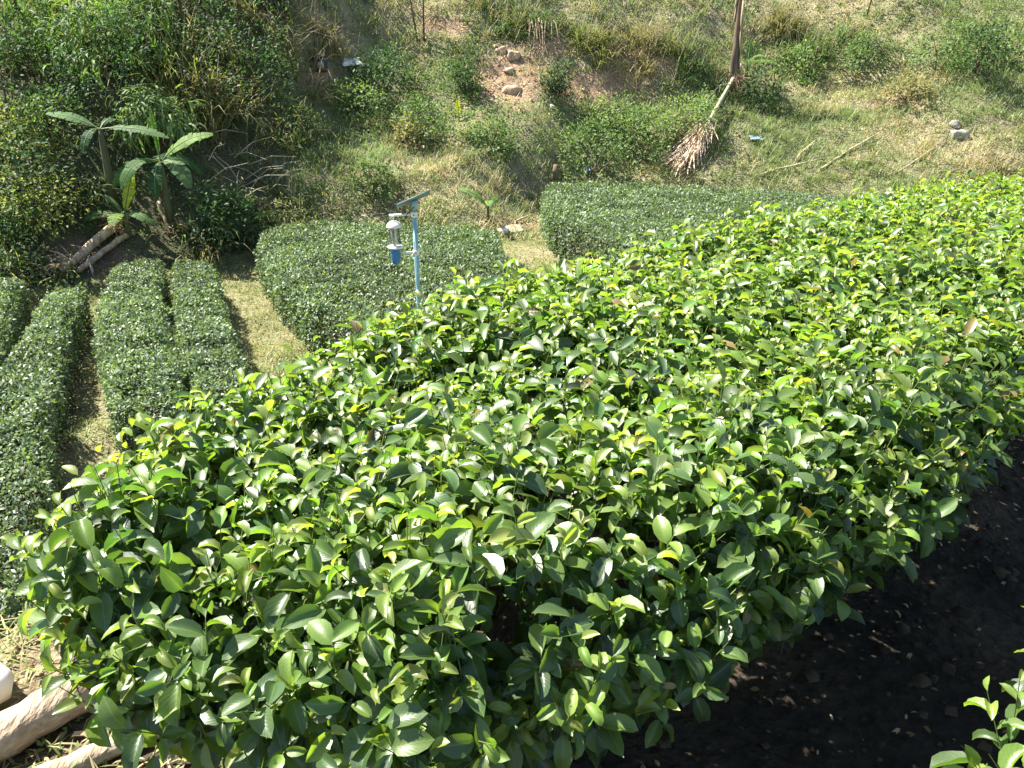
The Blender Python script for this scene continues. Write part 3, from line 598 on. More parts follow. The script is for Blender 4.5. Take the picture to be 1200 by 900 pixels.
# ------------------------------------------------------------------ shrubs and grass clumps that stand out singly
PALS = {'D': [(.030, .070, .028), (.045, .092, .032), (.06, .12, .04)], 'G': [(.085, .145, .05), (.11, .18, .06), (.14, .21, .07)],
        'L': [(.14, .21, .07), (.17, .24, .08), (.13, .20, .08)], 'Y': [(.19, .22, .06), (.15, .19, .05), (.23, .23, .08)], 'O': [(.22, .20, .09), (.17, .17, .07), (.28, .23, .13)]}
def shrub(name, cat, label, u, v, H, rad, pk, kind, seed, group='shrubs on the slope'):
    g = np.random.default_rng(seed + 900); p = spot(u, v); p[2] = float(land(p[0], p[1])) - .03; root = thing(name, label, cat, p, group); b = Bake()
    if kind == 'grass':
        n = int(26 * rad / .5); C = p + np.stack([g.normal(0, rad * .75, n), g.normal(0, rad * .5, n), np.zeros(n)], 1); C[:, 2] = land(C[:, 0], C[:, 1]) - .02
        tuft_blades(C, g, 20, H * g.uniform(.35, 1.0, n), .010, pal(PALS[pk] + PALS['O'][:1], n, g), b, rad=.10, lean=.3, bl=(1, 2, 2, 3)); b.build('blades', M['blade'], root, 'stuff')
        b = Bake(); n2 = int(n * .7); S = C[g.integers(0, n, n2)]; E_ = S + np.stack([g.normal(0, .22, n2), g.normal(0, .22, n2), g.uniform(.7, 1.15, n2)], 1) * H; sticks(b, S, E_, .004); b.build('stalks', M['pale_stalk'], root, 'stuff'); return root
    nc = int(16 + 26 * rad); th = g.uniform(0, 6.28, nc); cz = g.uniform(.12, 1, nc); rr = np.sqrt(np.clip(1 - ((cz - .45) / .62) ** 2, .05, 1)) * g.uniform(.45, 1.05, nc)
    C = p + np.stack([np.cos(th) * rr * rad, np.sin(th) * rr * rad, cz * H * .92], 1)
    t = pal(PALS[pk], nc, g) * g.uniform(.75, 1.25, (nc, 1)); per = 38 if kind == 'broad' else 26; k = nc * per; c = np.repeat(C, per, 0)
    o = g.normal(0, 1, (k, 3)) * np.array([.16, .16, .13]) * (.6 + .5 * rad); out = unit(o + (c - p - np.array([0, 0, H * .4])) * .25)
    if kind == 'broad': d = unit(out + g.normal(0, .5, (k, 3))); s = .082 * g.uniform(.6, 1.5, k); tm = SIMPLE[0]
    else: d = unit(out * .8 + g.normal(0, .4, (k, 3)) + np.array([0, 0, -.25])); s = .30 * g.uniform(.6, 1.4, k); tm = LANCE[1]
    b.add(tm, scaled(frames(d, unit(np.array([0, 0, 1.]) + out * .5 + g.normal(0, .4, (k, 3)))), s), c + o, np.repeat(t, per, 0) * g.uniform(.7, 1.3, (k, 1)))
    b.build('crown', M['weed'], root, 'stuff')
    for q in range(5):
        e = C[g.integers(0, nc)]; mid = (p + e) / 2 + g.normal(0, .08, 3); bb = Bake(); tube(bb, [p + g.normal(0, .03, 3) * [1, 1, 0], mid, e], [.022, .014, .006], sides=5, cap=False); bb.build('stem', M['twig'], root)
    return root
SH = [('shrub', 'drooping long-leaved shrub in the top left corner', 40, 75, 1.5, .8, 'G', 'lance'),
      ('shrub', 'pale shrub with long hanging leaves near the top left', 118, 92, 1.6, .8, 'L', 'lance'),
      ('shrub', 'dark broad shrub on the left edge below the corner shrub', 15, 150, 2.0, .9, 'D', 'broad'),
      ('shrub', 'dark green shrub up the slope above the banana plants', 132, 138, 2.1, .9, 'D', 'broad'),
      ('grass_clump', 'tall straw-green grass clump at the top between dark shrubs', 215, 112, 1.7, .7, 'Y', 'grass'),
      ('shrub', 'largest dark shrub, casting deep shade beside the dark box', 292, 135, 2.7, 1.1, 'D', 'broad'),
      ('shrub', 'small dry yellowish bush in front of the largest dark shrub', 248, 140, 1.0, .45, 'O', 'broad'),
      ('shrub', 'yellow-green bush on the left edge, halfway up the slope', 22, 205, 1.2, .7, 'Y', 'broad'),
      ('shrub', 'dark shrub on the left edge under the yellow-green bush', 28, 262, 1.7, .8, 'D', 'broad'),
      ('shrub', 'fluffy yellow-green bush left of the small banana plant', 52, 264, .9, .55, 'Y', 'broad'),
      ('shrub', 'dark low bush to the right of the tall banana plant', 258, 276, .9, .6, 'D', 'broad'),
      ('shrub', 'low dark shrub above the far left tea row', 12, 315, 1.0, .6, 'D', 'broad'),
      ('shrub', 'drooping narrow-leaved shrub at the top beside the tall grass', 172, 70, 1.5, .7, 'G', 'lance'),
      ('grass_clump', 'dry olive grass clump at the top left of the thin trunk', 335, 70, 1.4, .5, 'O', 'grass'),
      ('grass_clump', 'straw coloured dead grass hanging right of the slender bare trunk', 384, 58, .9, .4, 'O', 'grass'),
      ('shrub', 'mid green bush above the left banana leaf', 62, 170, 1.0, .6, 'G', 'broad'),
      ('shrub', 'pale drooping shrub directly behind the tall banana plant', 190, 175, 1.1, .6, 'L', 'lance'),
      ('shrub', 'dark bluish bush below the two thin saplings', 452, 108, 1.1, .65, 'D', 'broad'),
      ('shrub', 'small dark bush to the left of the pale rocks', 545, 112, .85, .45, 'D', 'broad'),
      ('shrub', 'bright leafy bush just below the white sheet', 425, 140, .85, .75, 'L', 'broad'),
      ('shrub', 'wide leafy bush above the grassy shelf in the middle', 505, 162, .9, .8, 'G', 'broad'),
      ('shrub', 'brownish dry bush within the leafy band', 482, 172, .6, .35, 'O', 'broad'),
      ('shrub', 'rounded dark green bush behind the insect lamp', 438, 232, .9, .5, 'G', 'broad'),
      ('shrub', 'low green bush right of the small yellow banana shoot', 575, 178, .7, .5, 'G', 'broad'),
      ('shrub', 'small dark bush growing out of the orange bare earth', 648, 112, .75, .32, 'D', 'broad'),
      ('grass_clump', 'overhanging grass clump above the pale rocks', 605, 30, 1.1, .8, 'G', 'grass'),
      ('shrub', 'rounded bush with a dark hollow above the stump', 690, 205, 1.35, .8, 'G', 'broad'),
      ('shrub', 'light green bush between the hollow bush and the dead fronds', 752, 185, 1.2, .75, 'L', 'broad'),
      ('shrub', 'light green bush behind the dead fronds', 805, 160, 1.1, .75, 'L', 'broad'),
      ('shrub', 'light green bush uphill under the orange cut', 722, 150, .8, .7, 'L', 'broad'),
      ('grass_clump', 'yellow grass clump above the orange cut', 700, 55, 1.0, .6, 'Y', 'grass'),
      ('grass_clump', 'dry grass clump on the rim right of the orange cut', 760, 62, 1.1, .6, 'O', 'grass'),
      ('grass_clump', 'green grass clump close to the left of the brown trunk', 808, 80, 1.0, .55, 'G', 'grass'),
      ('shrub', 'dark bush in the shade just right of the brown trunk', 895, 128, 1.15, .5, 'D', 'broad'),
      ('grass_clump', 'tall green grass clump at the top right of the brown trunk', 962, 62, 1.3, .6, 'G', 'grass'),
      ('shrub', 'green bush on the upper right slope above the dark cut', 1012, 85, 1.0, .6, 'G', 'broad'),
      ('shrub', 'large grey-green bush on the upper right slope', 1098, 85, 1.4, .85, 'G', 'broad'),
      ('shrub', 'dark bush with a pale hanging leaf at the upper right', 1142, 88, 1.2, .6, 'D', 'broad'),
      ('shrub', 'green bush in the top right corner', 1185, 75, 1.5, .8, 'G', 'broad'),
      ('shrub', 'low olive bush at the lip of the dark cut', 1062, 118, .6, .5, 'O', 'broad'),
      ('shrub', 'light green bush just uphill of the shaded dark bush', 935, 95, .9, .6, 'L', 'broad'),
      ('grass_clump', 'dry grass clump along the top edge right of the trunk', 915, 35, 1.0, .6, 'O', 'grass'),
      ('grass_clump', 'dry grass clump on the right slope under the round stone', 1175, 205, .6, .6, 'O', 'grass'),
      ('grass_clump', 'dry arching grass beside the tangle of dead branches', 345, 235, .6, .5, 'Y', 'grass')]
for i, (nm, lb_, u, v, H, rad, pk, kind) in enumerate(SH):
    shrub(nm, 'shrub' if nm == 'shrub' else 'grass', lb_, u, v, H, rad, pk, kind, i)

# ------------------------------------------------------------------ banana plants
def banana_leaf(root, base, d, L, width, droop, tint, seed, torn=.35, roll=0.):
    g = np.random.default_rng(seed); n = 15; d = unit(np.asarray(d, float)); pts = [np.asarray(base, float)]; dirs = [d]; cur = d.copy()
    for i in range(n):
        pts.append(pts[-1] + cur * L / n); cur = unit(cur + np.array([0, 0, -droop / n])); dirs.append(cur)
    pts = np.array(pts); T = np.array(dirs); side = unit(np.cross(T, np.array([.05 + math.sin(roll), -.5, .82]))); nr = np.cross(side, T)
    b = Bake()
    for i in range(2, n):
        f0, f1 = (i - 2) / (n - 2), (i - 1) / (n - 2)
        for sg in (-1, 1):
            w0 = width * max(.02, math.sin(math.pi * min(1, f0 * .93 + .05)) ** .7); w1 = width * max(.02, math.sin(math.pi * min(1, f1 * .93 + .05)) ** .7)
            hang = g.normal(-.2, .10); gap = .9 * torn * g.uniform() * (g.uniform() < .7)
            V, U = [], []
            for f, w, p, s_, nn in ((f0, w0, pts[i], side[i], nr[i]), (f1, w1, pts[i + 1], side[i + 1], nr[i + 1])):
                for q in (0, .5, 1):
                    zz = .18 * q + hang * q * q; V.append(p + sg * s_ * w * q + nn * w * zz + T[i] * w * .22 * q); U.append((sg * q, f))
            V = np.array(V); V[5] = V[5] + (V[2] - V[5]) * gap; V[4] = V[4] + (V[1] - V[4]) * gap * .5
            b.raw(V, [(0, 1, 4, 3), (1, 2, 5, 4)] if sg > 0 else [(3, 4, 1, 0), (4, 5, 2, 1)], np.asarray(tint) * g.uniform(.85, 1.15), U)
    lf = b.build('leaf', M['banana'], root)
    r = Bake(); tube(r, pts, np.linspace(.016, .003, n + 1), (.25, .33, .10), 5, False); r.build('midrib', M['green_twig'], lf)
    return lf
def banana(label, u, v, H, leaves, seed, lean=(0, 0), stem=True, group='banana plants'):
    p = spot(u, v); p[2] = float(land(p[0], p[1])) - .03; root = thing('banana_plant', label, 'banana plant', p, group)
    top = p + np.array([lean[0], lean[1], H])
    if stem:
        b = Bake(); tube(b, [p, p * .6 + top * .4, top * .85 + p * .15, top], [.075 * H ** .5, .062 * H ** .5, .045 * H ** .5, .025], sides=10); b.build('trunk', M['live_sheath'], root)
    for i, (dx, dy, dz, L, w, dr, t) in enumerate(leaves): banana_leaf(root, top - np.array([0, 0, .03]), (dx, dy, dz), L * 1.3, w * .95, dr * 1.15, t, seed + i)
    return root
BG, BY, BD = (.07, .15, .04), (.46, .52, .06), (.045, .105, .04)
banana('tall banana plant with torn leaves spreading over the dark slope', 200, 262, 1.15,
       [(.55, .15, .65, .85, .15, .9, (.16, .27, .06)), (-.06, .1, 1, .75, .05, .1, BG), (.55, -.4, .30, .75, .15, 1.7, (.12, .19, .08)), (-.35, -.5, .4, .8, .13, 2.0, BG), (-.7, -.3, .3, .8, .12, 1.6, BG), (.05, -.8, .15, .65, .14, 2.2, BD), (.5, .6, .3, .7, .15, 1.5, BD), (-.3, .7, .4, .7, .14, 1.3, BD)], 300, (.02, 0))
banana('banana plant with two long leaves pointing apart, left of the tall one', 134, 238, 1.35,
       [(-.85, .05, .50, .75, .11, .5, (.10, .20, .06)), (.95, -.12, .16, 1.0, .10, .5, (.09, .17, .06)), (.1, .6, .5, .6, .11, 1.4, BD), (-.2, -.6, .2, .5, .1, 2, BD)], 320, (.02, 0))
banana('small banana plant with one glowing yellow leaf above the fallen trunk', 151, 278, .45,
       [(.25, .2, .95, .62, .12, .25, BY), (-.95, -.1, .22, .85, .12, .9, (.10, .19, .05)), (-.05, -.8, .45, .4, .13, 1.3, (.15, .25, .05)), (.85, -.25, .35, .5, .11, 1.2, (.07, .15, .04)), (-.6, .3, .7, .4, .05, .3, BG)], 340)
banana('tiny banana shoot with one bright yellow leaf among the weeds', 538, 142, .12, [(-.08, .1, 1, .34, .075, .2, (.42, .42, .03)), (.75, .1, .5, .4, .06, .8, BG)], 360, group='young banana shoots')
banana('young banana shoot with a pale arching leaf above the insect lamp', 572, 256, .28, [(-.55, .1, .8, .6, .09, 1.0, (.20, .30, .10)), (.05, -.4, .8, .45, .09, 2.0, (.15, .26, .08)), (.3, .5, .6, .4, .07, 1, BG)], 370, group='young banana shoots')
banana('leafy banana sucker sprouting from the base of the brown trunk', 874, 92, .45, [(-.55, -.3, .7, .5, .10, 1.9, (.16, .27, .05)), (.85, -.1, .25, .6, .08, .5, (.15, .24, .06)), (.1, .3, .95, .45, .08, .4, (.07, .16, .04)), (.4, -.4, .8, .45, .09, 1.4, (.10, .2, .04)), (-.1, -.6, .6, .4, .09, 2, BG)], 380, group='young banana shoots')

# fallen and cut banana trunks, dead fronds
def path_on(uvs, dz):
    out = []
    for (u, v), z in zip(uvs, dz):
        p = spot(u, v); out.append(p + np.array([0, 0, z]))
    return np.array(out)
def fallen(name, label, cat, uvs, dz, rad, mat, parts, seed, sides=9, group=None):
    g = np.random.default_rng(seed); P = path_on(uvs, dz); root = thing(name, label, cat, P[0] - np.array([0, 0, dz[0]]), group)
    t = np.linspace(0, 1, 8); Q = np.stack([np.interp(t, np.linspace(0, 1, len(P)), P[:, j]) for j in range(3)], 1) + g.normal(0, rad * .15, (8, 3))
    b = Bake(); tube(b, Q, rad * np.linspace(1, .75, 8) * g.uniform(.9, 1.1, 8), sides=sides); b.build('trunk', M[mat], root)
    parts(root, Q, g); return root
def strips(root, c, dirs, g, n, L, tint, name='dead_leaves', w=.03, sp=.5, zs=.8):
    b = Bake(); k = n; d = unit(np.asarray(dirs) + g.normal(0, sp, (k, 3))); s = L * g.uniform(.5, 1.3, k)
    A = frames(d, unit(np.array([0, 0, 1.]) + g.normal(0, .6, (k, 3)))); A = A * np.stack([s * w / .08, s, s * zs], -1)[:, None, :]
    b.add(LANCE[0], A, np.asarray(c) + g.normal(0, .06, (k, 3)), pal([tint, tuple(x * .7 for x in tint), tuple(min(1, x * 1.25) for x in tint)], k, g)); return b.build(name, M['dead'], root, 'stuff')
fallen('fallen_banana_plant', 'peeling brown banana trunk lying on the slope above the left tea rows', 'banana plant', [(152, 268), (112, 298), (72, 326)], [.24, .20, .12], .085, 'sheath',
       lambda r, Q, g: (strips(r, Q[6], (-.6, -.5, .1), g, 60, .45, (.36, .28, .19)), strips(r, Q[1], (.3, -.5, -.2), g, 40, .35, (.30, .20, .10))), 401, group='fallen trunks')
fallen('fallen_banana_plant', 'paler cut banana trunk lying alongside the peeling one', 'banana plant', [(150, 282), (118, 305), (92, 324)], [.12, .11, .08], .06, 'sheath',
       lambda r, Q, g: strips(r, Q[5], (-.5, -.6, .0), g, 40, .4, (.42, .34, .25)), 402, group='fallen trunks')
fallen('cut_stem', 'short broken brown banana stem beside the small banana plant', 'stem', [(188, 252), (198, 272)], [.25, .04], .04, 'sheath', lambda r, Q, g: strips(r, Q[7], (.4, -.4, -.3), g, 30, .3, (.20, .13, .08)), 403)
# brown trunk at the upper right with its fallen dead frond
p = spot(858, 105); root = thing('dead_banana_plant', 'upright brown banana trunk wrapped in dry sheaths at the top edge', 'banana plant', p); b = Bake()
tube(b, [p - [0, 0, .1], p + [-.02, 0, .5], p + [.0, .02, 1.2], p + [-.03, .05, 2.4], p + [-.05, .1, 3.4]], [.13, .12, .10, .09, .07], sides=12); b.build('trunk', M['bark'], root)
g = np.random.default_rng(410)
for q in range(7):
    a = g.uniform(0, 6.28); z = g.uniform(.3, 2.4); c0 = p + np.array([math.cos(a) * .10, math.sin(a) * .10, z]); b = Bake()
    tube(b, [c0 + [0, 0, .5], c0 + [math.cos(a) * .02, math.sin(a) * .02, .1], c0 + [math.cos(a) * .09, math.sin(a) * .09, -.35]], [.02, .035, .012], sides=5); b.build('sheath', M['sheath'], root)
strips(root, p + [.06, -.12, .35], (.1, -.5, -.8), g, 60, .5, (.22, .15, .10))
def frond(r, Q, g):
    e = Q[-1]; ax = unit(Q[-1] - Q[-4]); ax = unit(ax * [1, 1, .85]); lat = unit(np.cross(ax, [0, 0, 1.])); k = 280; t_ = g.uniform(-1, 1, k); dirs = ax + lat * (t_ * .42)[:, None] + np.array([0, 0, .10]); st = Q[-2] + (Q[-1] - Q[-3]) * g.uniform(0, 1.6, (k, 1)) + lat * (t_ * .12)[:, None]; strips(r, st + [0, 0, .06], dirs, g, k, .85, (.62, .49, .36), w=.016, sp=.13, zs=.25)
    strips(r, (Q[-1] + Q[-3]) / 2, (-.4, -.6, -.4), g, 40, .45, (.48, .36, .22), w=.014, sp=.3)
fallen('dead_frond', 'bleached dead frond hanging from the brown trunk, tip fanned on the ground', 'frond', [(866, 96), (846, 128), (820, 168)], [.45, .32, .22], .055, 'pale_stalk', frond, 411)
fallen('branch', 'short bent dry branch at the foot of the brown trunk', 'branch', [(826, 122), (842, 108), (858, 106)], [.05, .16, .2], .03, 'pale_stalk', lambda r, Q, g: None, 412)
# hanging dead stalks below the overhanging grass clump
p = spot(628, 38); root = thing('dead_stalks', 'bundle of bleached dry stalks hanging over the pale rocks', 'dry stalks', p); g = np.random.default_rng(420)
for q in range(16):
    a = np.array([g.normal(0, .22), g.uniform(-.55, -.25), g.uniform(-.75, -.35)]); s = p + np.array([g.normal(0, .25), -.25 + g.normal(0, .08), .28 + g.normal(0, .08)]); b = Bake(); tube(b, [s, s + a * .35 + [0, -.05, .12], s + a * .8, s + a * 1.25], [.014, .011, .008, .004], sides=5, cap=False); b.build('stalk', M['sheath'], root)
# tangle of dead branches right of the banana plant
p = spot(292, 215); root = thing('brush_pile', 'tangle of grey dead branches right of the tall banana plant', 'brush pile', p); g = np.random.default_rng(430)
for q in range(26):
    s = p + np.array([g.normal(0, .45), g.normal(0, .3), 0]); s[2] = float(land(s[0], s[1])) + .02; d = unit(np.array([g.normal(.5, .6), g.normal(-.2, .4), g.uniform(.05, .7)])); L = g.uniform(.5, 1.1); b = Bake()
    tube(b, [s, s + d * L * .5 + [0, 0, .06], s + d * L + [0, 0, -.08]], [.012, .009, .003], sides=5, cap=False); b.build('branch', M['pale_stalk'], root)
# thin trunks along the top
for (u, v, H, lean, lab) in [(497, 48, 2.2, (-.03, .1), 'straight thin sapling trunk on the slope, right of a leaning one'), (489, 46, 2.0, (-.35, .1), 'thin leaning sapling trunk beside the straight one'), (368, 84, 2.6, (.25, .2), 'slender bare trunk beside the dark box'), (1015, 20, 1.5, (.2, .1), 'thin bare sapling at the top edge right of the tall grass')]:
    p = spot(u, v); root = thing('sapling', lab, 'sapling', p, 'thin saplings on the upper slope'); top = p + np.array([lean[0], lean[1], H]); b = Bake(); tube(b, [p - [0, 0, .05], p * .5 + top * .5 + [.03, 0, 0], top], [.026, .022, .012], sides=7); b.build('trunk', M['bark'], root)
    g = np.random.default_rng(u); n = 140; C = top + g.normal(0, .3, (n, 3)) + [0, 0, .1]; b = Bake(); b.add(LANCE[1], scaled(frames(unit(g.normal(0, 1, (n, 3)) + [0, 0, -.5]), unit(g.normal(0, .5, (n, 3)) + [0, 0, 1])), .2 * g.uniform(.6, 1.3, n)), C, pal(PALS['O'], n, g)); b.build('crown', M['weed'], root, 'stuff')

# ------------------------------------------------------------------ stones, sticks and litter on the slope
for i, (u, v, sz, mat, lab) in enumerate([(601, 68, (.17, .14, .13), 'stone', 'pale rounded rock under the hanging stalks'), (588, 62, (.15, .12, .11), 'stone', 'brown-shaded rock left of the pale rounded one'), (601, 108, (.24, .16, .13), 'stone', 'flat pale slab rock at the foot of the orange earth'),
        (647, 126, (.07, .06, .05), 'white_stone', 'small white stone below the orange earth'), (597, 84, (.13, .10, .07), 'stone', 'small rock between the slab and the pale rounded rock'), (1124, 160, (.20, .14, .13), 'grey_stone', 'grey rounded stone on the grassy right mound'), (1118, 148, (.16, .12, .10), 'grey_stone', 'smaller grey stone just above the rounded one'),
        (700, 305, (.26, .2, .08), 'stone', 'pale lumpy stone on the bare earth below the tea block'), (590, 272, (.11, .09, .06), 'white_stone', 'small white stone by the shaded path corner'), (718, 318, (.18, .15, .06), 'stone', 'flat tan stone half hidden behind the front hedge')]):
    p = spot(u, v); b = Bake(); rock(b, p + [0, 0, sz[2] * .35], sz, 500 + i); tag(b.build('rock', M[mat], origin=tuple(p)), lab, 'rock', 'stones on the slope')
def stick(u0, v0, u1, v1, rad, lab, dz=(.04, .10), seed=0):
    g = np.random.default_rng(seed); a, c = spot(u0, v0) + [0, 0, dz[0]], spot(u1, v1) + [0, 0, dz[1]]; b = Bake(); m = (a + c) / 2 + g.normal(0, .03, 3) + [0, 0, .03]
    tube(b, [a, a * .5 + m * .5 + g.normal(0, .015, 3), m, m * .5 + c * .5, c], rad * np.array([1, .95, .9, .7, .5]), sides=6); root = thing('stick', lab, 'stick', a, 'bleached sticks on the grass'); b.build('shaft', M['pale_stalk'], root)
    b = Bake(); tube(b, [m, m + (c - m) * .4 + [.05, -.12, .06]], [rad * .6, rad * .25], sides=5); b.build('twig', M['pale_stalk'], root)
for i, a in enumerate([(962, 200, 1030, 160, .030, 'long bleached stick leaning up the grassy bank'), (932, 190, 956, 168, .024, 'short bleached stick left of the long leaning one'), (890, 207, 968, 189, .022, 'bleached branch lying level under the two leaning sticks'),
        (1050, 205, 1105, 167, .018, 'thin grey stick to the right of the long leaning one'), (812, 209, 838, 224, .016, 'small pale twig at the back edge of the tea block'), (598, 266, 622, 257, .026, 'short bleached stick across the bare path corner'), (1100, 203, 1125, 202, .022, 'stubby pale stick right above the front hedge'), (1000, 186, 1030, 200, .014, 'thin twig lying below the long leaning stick')]): stick(*a, seed=i)
p = spot(650, 214); root = thing('stump', 'weathered grey stump behind the tea block', 'stump', p); b = Bake(); tube(b, [p - [0, 0, .05], p + [0, 0, .2], p + [.02, 0, .42]], [.10, .075, .06], sides=10); b.build('trunk', M['bark'], root)
b = Bake(); tube(b, [p + [.06, -.05, .05], p + [.15, -.1, .12], p + [.2, -.12, -.02]], [.04, .03, .02], sides=6); b.build('root', M['bark'], root)
def sheet(name, label, cat, u, v, sx, sy, mat, seed, tilt, yaw, lift):
    g = np.random.default_rng(seed); p = spot(u, v); n = 9; V, F = [], []; Rm = np.array(Matrix.Rotation(yaw, 3, 'Z') @ Matrix.Rotation(tilt, 3, 'X'))
    for i in range(n):
        for j in range(n):
            x, y = (i / (n - 1) - .5), (j / (n - 1) - .5); V.append(p + [0, 0, lift] + Rm @ np.array([x * sx * (1 + .12 * math.sin(5 * y + seed)), y * sy, .05 * float(fbm(np.array([x * 5.]), np.array([y * 5.]), seed)[0]) * 2]))
    for i in range(n - 1):
        for j in range(n - 1): F.append((i * n + j, (i + 1) * n + j, (i + 1) * n + j + 1, i * n + j + 1))
    b = Bake(); b.raw(V, F); o = b.build(name, M[mat], origin=tuple(p)); md = o.modifiers.new('thick', 'SOLIDIFY'); md.thickness = .012; tag(o, label, cat)
sheet('plastic_sheet', 'crumpled white sheet lying on the slope near the dark box', 'sheet', 414, 88, .50, .36, 'white_sheet', 3, .40, .45, .32)
sheet('plastic_scrap', 'faded light blue plastic scrap in the grass right of the dead frond', 'litter', 886, 166, .36, .22, 'pale_blue', 4, .25, .2, .10)
sheet('plastic_scrap', 'small blue plastic scrap in the hollow of the rounded bush', 'litter', 690, 204, .14, .10, 'pale_blue', 5, .5, .1, .12)
sheet('fallen_bark', 'pinkish slab of fallen bark at the bare path corner', 'bark', 604, 272, .34, .28, 'pale_stalk', 6, .35, .5, .08)
p = spot(376, 82); A = np.array(Matrix.Rotation(.2, 3, 'Z')); root = thing('box', 'small dark box with an ochre lump on its lid under the dark shrub', 'box', p)
b = Bake(); boxm(b, p + [0, 0, .13], A, (.17, .14, .16), .012); b.build('body', M['dark_box'], root, flat=True); b = Bake(); boxm(b, p + [0, 0, .305], A, (.19, .16, .014), .004); b.build('lid', M['dark_box'], root, flat=True)
b = Bake(); rock(b, p + [.02, 0, .35], (.10, .08, .035), 5); b.build('lid_weight', M['yellow_box'], root)
b = Bake(); boxm(b, p + [.03, -.143, .12], A, (.08, .004, .07), 0); b.build('front_panel', M['grey_stone'], root, flat=True)

# ------------------------------------------------------------------ solar insect lamp
px, py = -1.13, 9.25; pz = float(land(px, py)); root = thing('insect_lamp', 'teal pole with solar panel and hanging blue-bagged insect lamp in the tea', 'lamp', (px, py, pz)); top = -.43
b = Bake(); lathe(b, (px, py, pz - .1), [(.027, 0), (.027, top - pz + .1)], 16); b.build('pole', M['teal_paint'], root)
b = Bake(); lathe(b, (px, py, pz), [(.09, 0), (.09, .012), (.045, .013), (.045, .05)], 14); b.build('base_flange', M['teal_paint'], root)
nrm = unit(np.array([-.40, .245, .88])); xa = unit(np.cross([0, 1., 0], nrm)); xa = unit(np.array([.93, .12, .0]) - nrm * (nrm @ np.array([.93, .12, .0]))); ya = np.cross(nrm, xa); A = np.stack([xa, ya, nrm], -1); pc = np.array([px, py, top + .055])
b = Bake(); boxm(b, pc, A, (.205, .15, .009), .002); pan = b.build('solar_panel', M['panel_back'], root, flat=True)
for i in range(4):
    for j in range(3):
        b = Bake(); boxm(b, pc + A @ np.array([(-.1425 + .095 * i), (-.094 + .094 * j), .0105]), A, (.045, .044, .0014)); b.build('cell', M['solar'], pan, flat=True)
b = Bake(); tube(b, [(px, py, top - .08), pc - nrm * .012], [.028, .05], sides=10); b.build('panel_bracket', M['teal_paint'], root)
lx, ly = px - .235, py - .05
b = Bake(); tube(b, [(px, py, -.55), (lx - .05, ly, -.55)], [.014, .014], sides=8); b.build('arm', M['white_paint'], root)
b = Bake(); tube(b, [(px, py, -1.0), (lx + .05, ly, -.99)], [.014, .014], sides=8); b.build('arm', M['white_paint'], root)
b = Bake(); tube(b, [(lx, ly, -.55), (lx, ly, -.60)], [.008, .008], sides=6); b.build('hanger', M['white_paint'], root)
b = Bake(); lathe(b, (lx, ly, -.685), [(.090, 0), (.092, .010), (.072, .042), (.038, .066), (.010, .074)], 22); b.build('cap', M['white_paint'], root)
b = Bake(); lathe(b, (lx, ly, -.905), [(.018, 0), (.018, .22)], 10); b.build('lamp_tube', M['white_paint'], root)
for i in range(3):
    a = i * math.pi / 3 * 2 + .4; b = Bake(); boxm(b, (lx + .043 * math.cos(a), ly + .043 * math.sin(a), -.795), np.array(Matrix.Rotation(a, 3, 'Z')), (.022, .0015, .105)); b.build('vane', M['clear'], root, flat=True)
for i in range(8):
    a = i * math.pi / 4; b = Bake(); tube(b, [(lx +   .058 * math.cos(a), ly +   .058 * math.sin(a), -.905), (lx +   .058 * math.cos(a), ly +   .058 * math.sin(a), -.68)], [.003, .003], sides=5); b.build('cage_bar', M['dark_box'], root)
b = Bake(); lathe(b, (lx, ly, -.945), [(.045, 0), (.088, .018), (.090, .032), (.084, .036)], 22); b.build('tray', M['white_paint'], root)
b = Bake(); V = [(.050, .02), (.056, -.02), (.060, -.07), (.056, -.12), (.048, -.155), (.030, -.17)]; lathe(b, (lx, ly, -.955), V[::-1], 14); o = b.build('collection_bag', M['blue_plastic'], root)
g = np.random.default_rng(5)
for v_ in o.data.vertices: v_.co.x += g.normal(0, .005); v_.co.y += g.normal(0, .005); v_.co.z += g.normal(0, .004)

b = Bake(); tube(b, [(px + .02, py - .03, top - .02), (px - .05, py - .06, -.50), (px - .12, py - .07, -.60), (lx + .02, ly - .02, -.585)], [.004] * 4, sides=5); b.build('cable', M['dark_box'], root)
for zc in (-.55, -1.0):
    b = Bake(); lathe(b, (px, py, zc - .03), [(.037, 0), (.039, .004), (.039, .056), (.037, .06)], 14); cl_ = b.build('clamp', M['white_paint'], root)
    b = Bake(); tube(b, [(px, py - .036, zc), (px, py - .056, zc)], [.007, .007], sides=6); b.build('bolt', M['dark_box'], cl_)

# ------------------------------------------------------------------ near ground: log, stone, litter
def near_log(label, uvs, rad, seed, mat='log'):
    g = np.random.default_rng(seed); P = np.array([at(u, v, rad * .9) for u, v in uvs]); root = thing('log', label, 'log', P[0] - [0, 0, rad * .9], 'logs on the ground'); t = np.linspace(0, 1, 14)
    Q = np.stack([np.interp(t, np.linspace(0, 1, len(P)), P[:, j]) for j in range(3)], 1) + g.normal(0, rad * .06, (14, 3)); Q[:, 2] = np.maximum(Q[:, 2], rad * .85)
    b = Bake(); tube(b, Q, rad * g.uniform(.88, 1.1, 14), sides=14); b.build('trunk', M[mat], root)
    for v_ in COL.objects[-1].data.vertices: v_.co += Vector(g.normal(0, rad * .035, 3))
    for e, s_ in ((Q[0], Q[0] - Q[1]), (Q[-1], Q[-1] - Q[-2])):
        b = Bake(); d = unit(s_); tube(b, [e, e + d * .004], [rad * .82, rad * .80], sides=14); b.build('cut_end', M['cut'], root)
near_log('split weathered log lying on the ground at the lower left', [(-70, 905), (60, 830), (215, 745)], .052, 1)
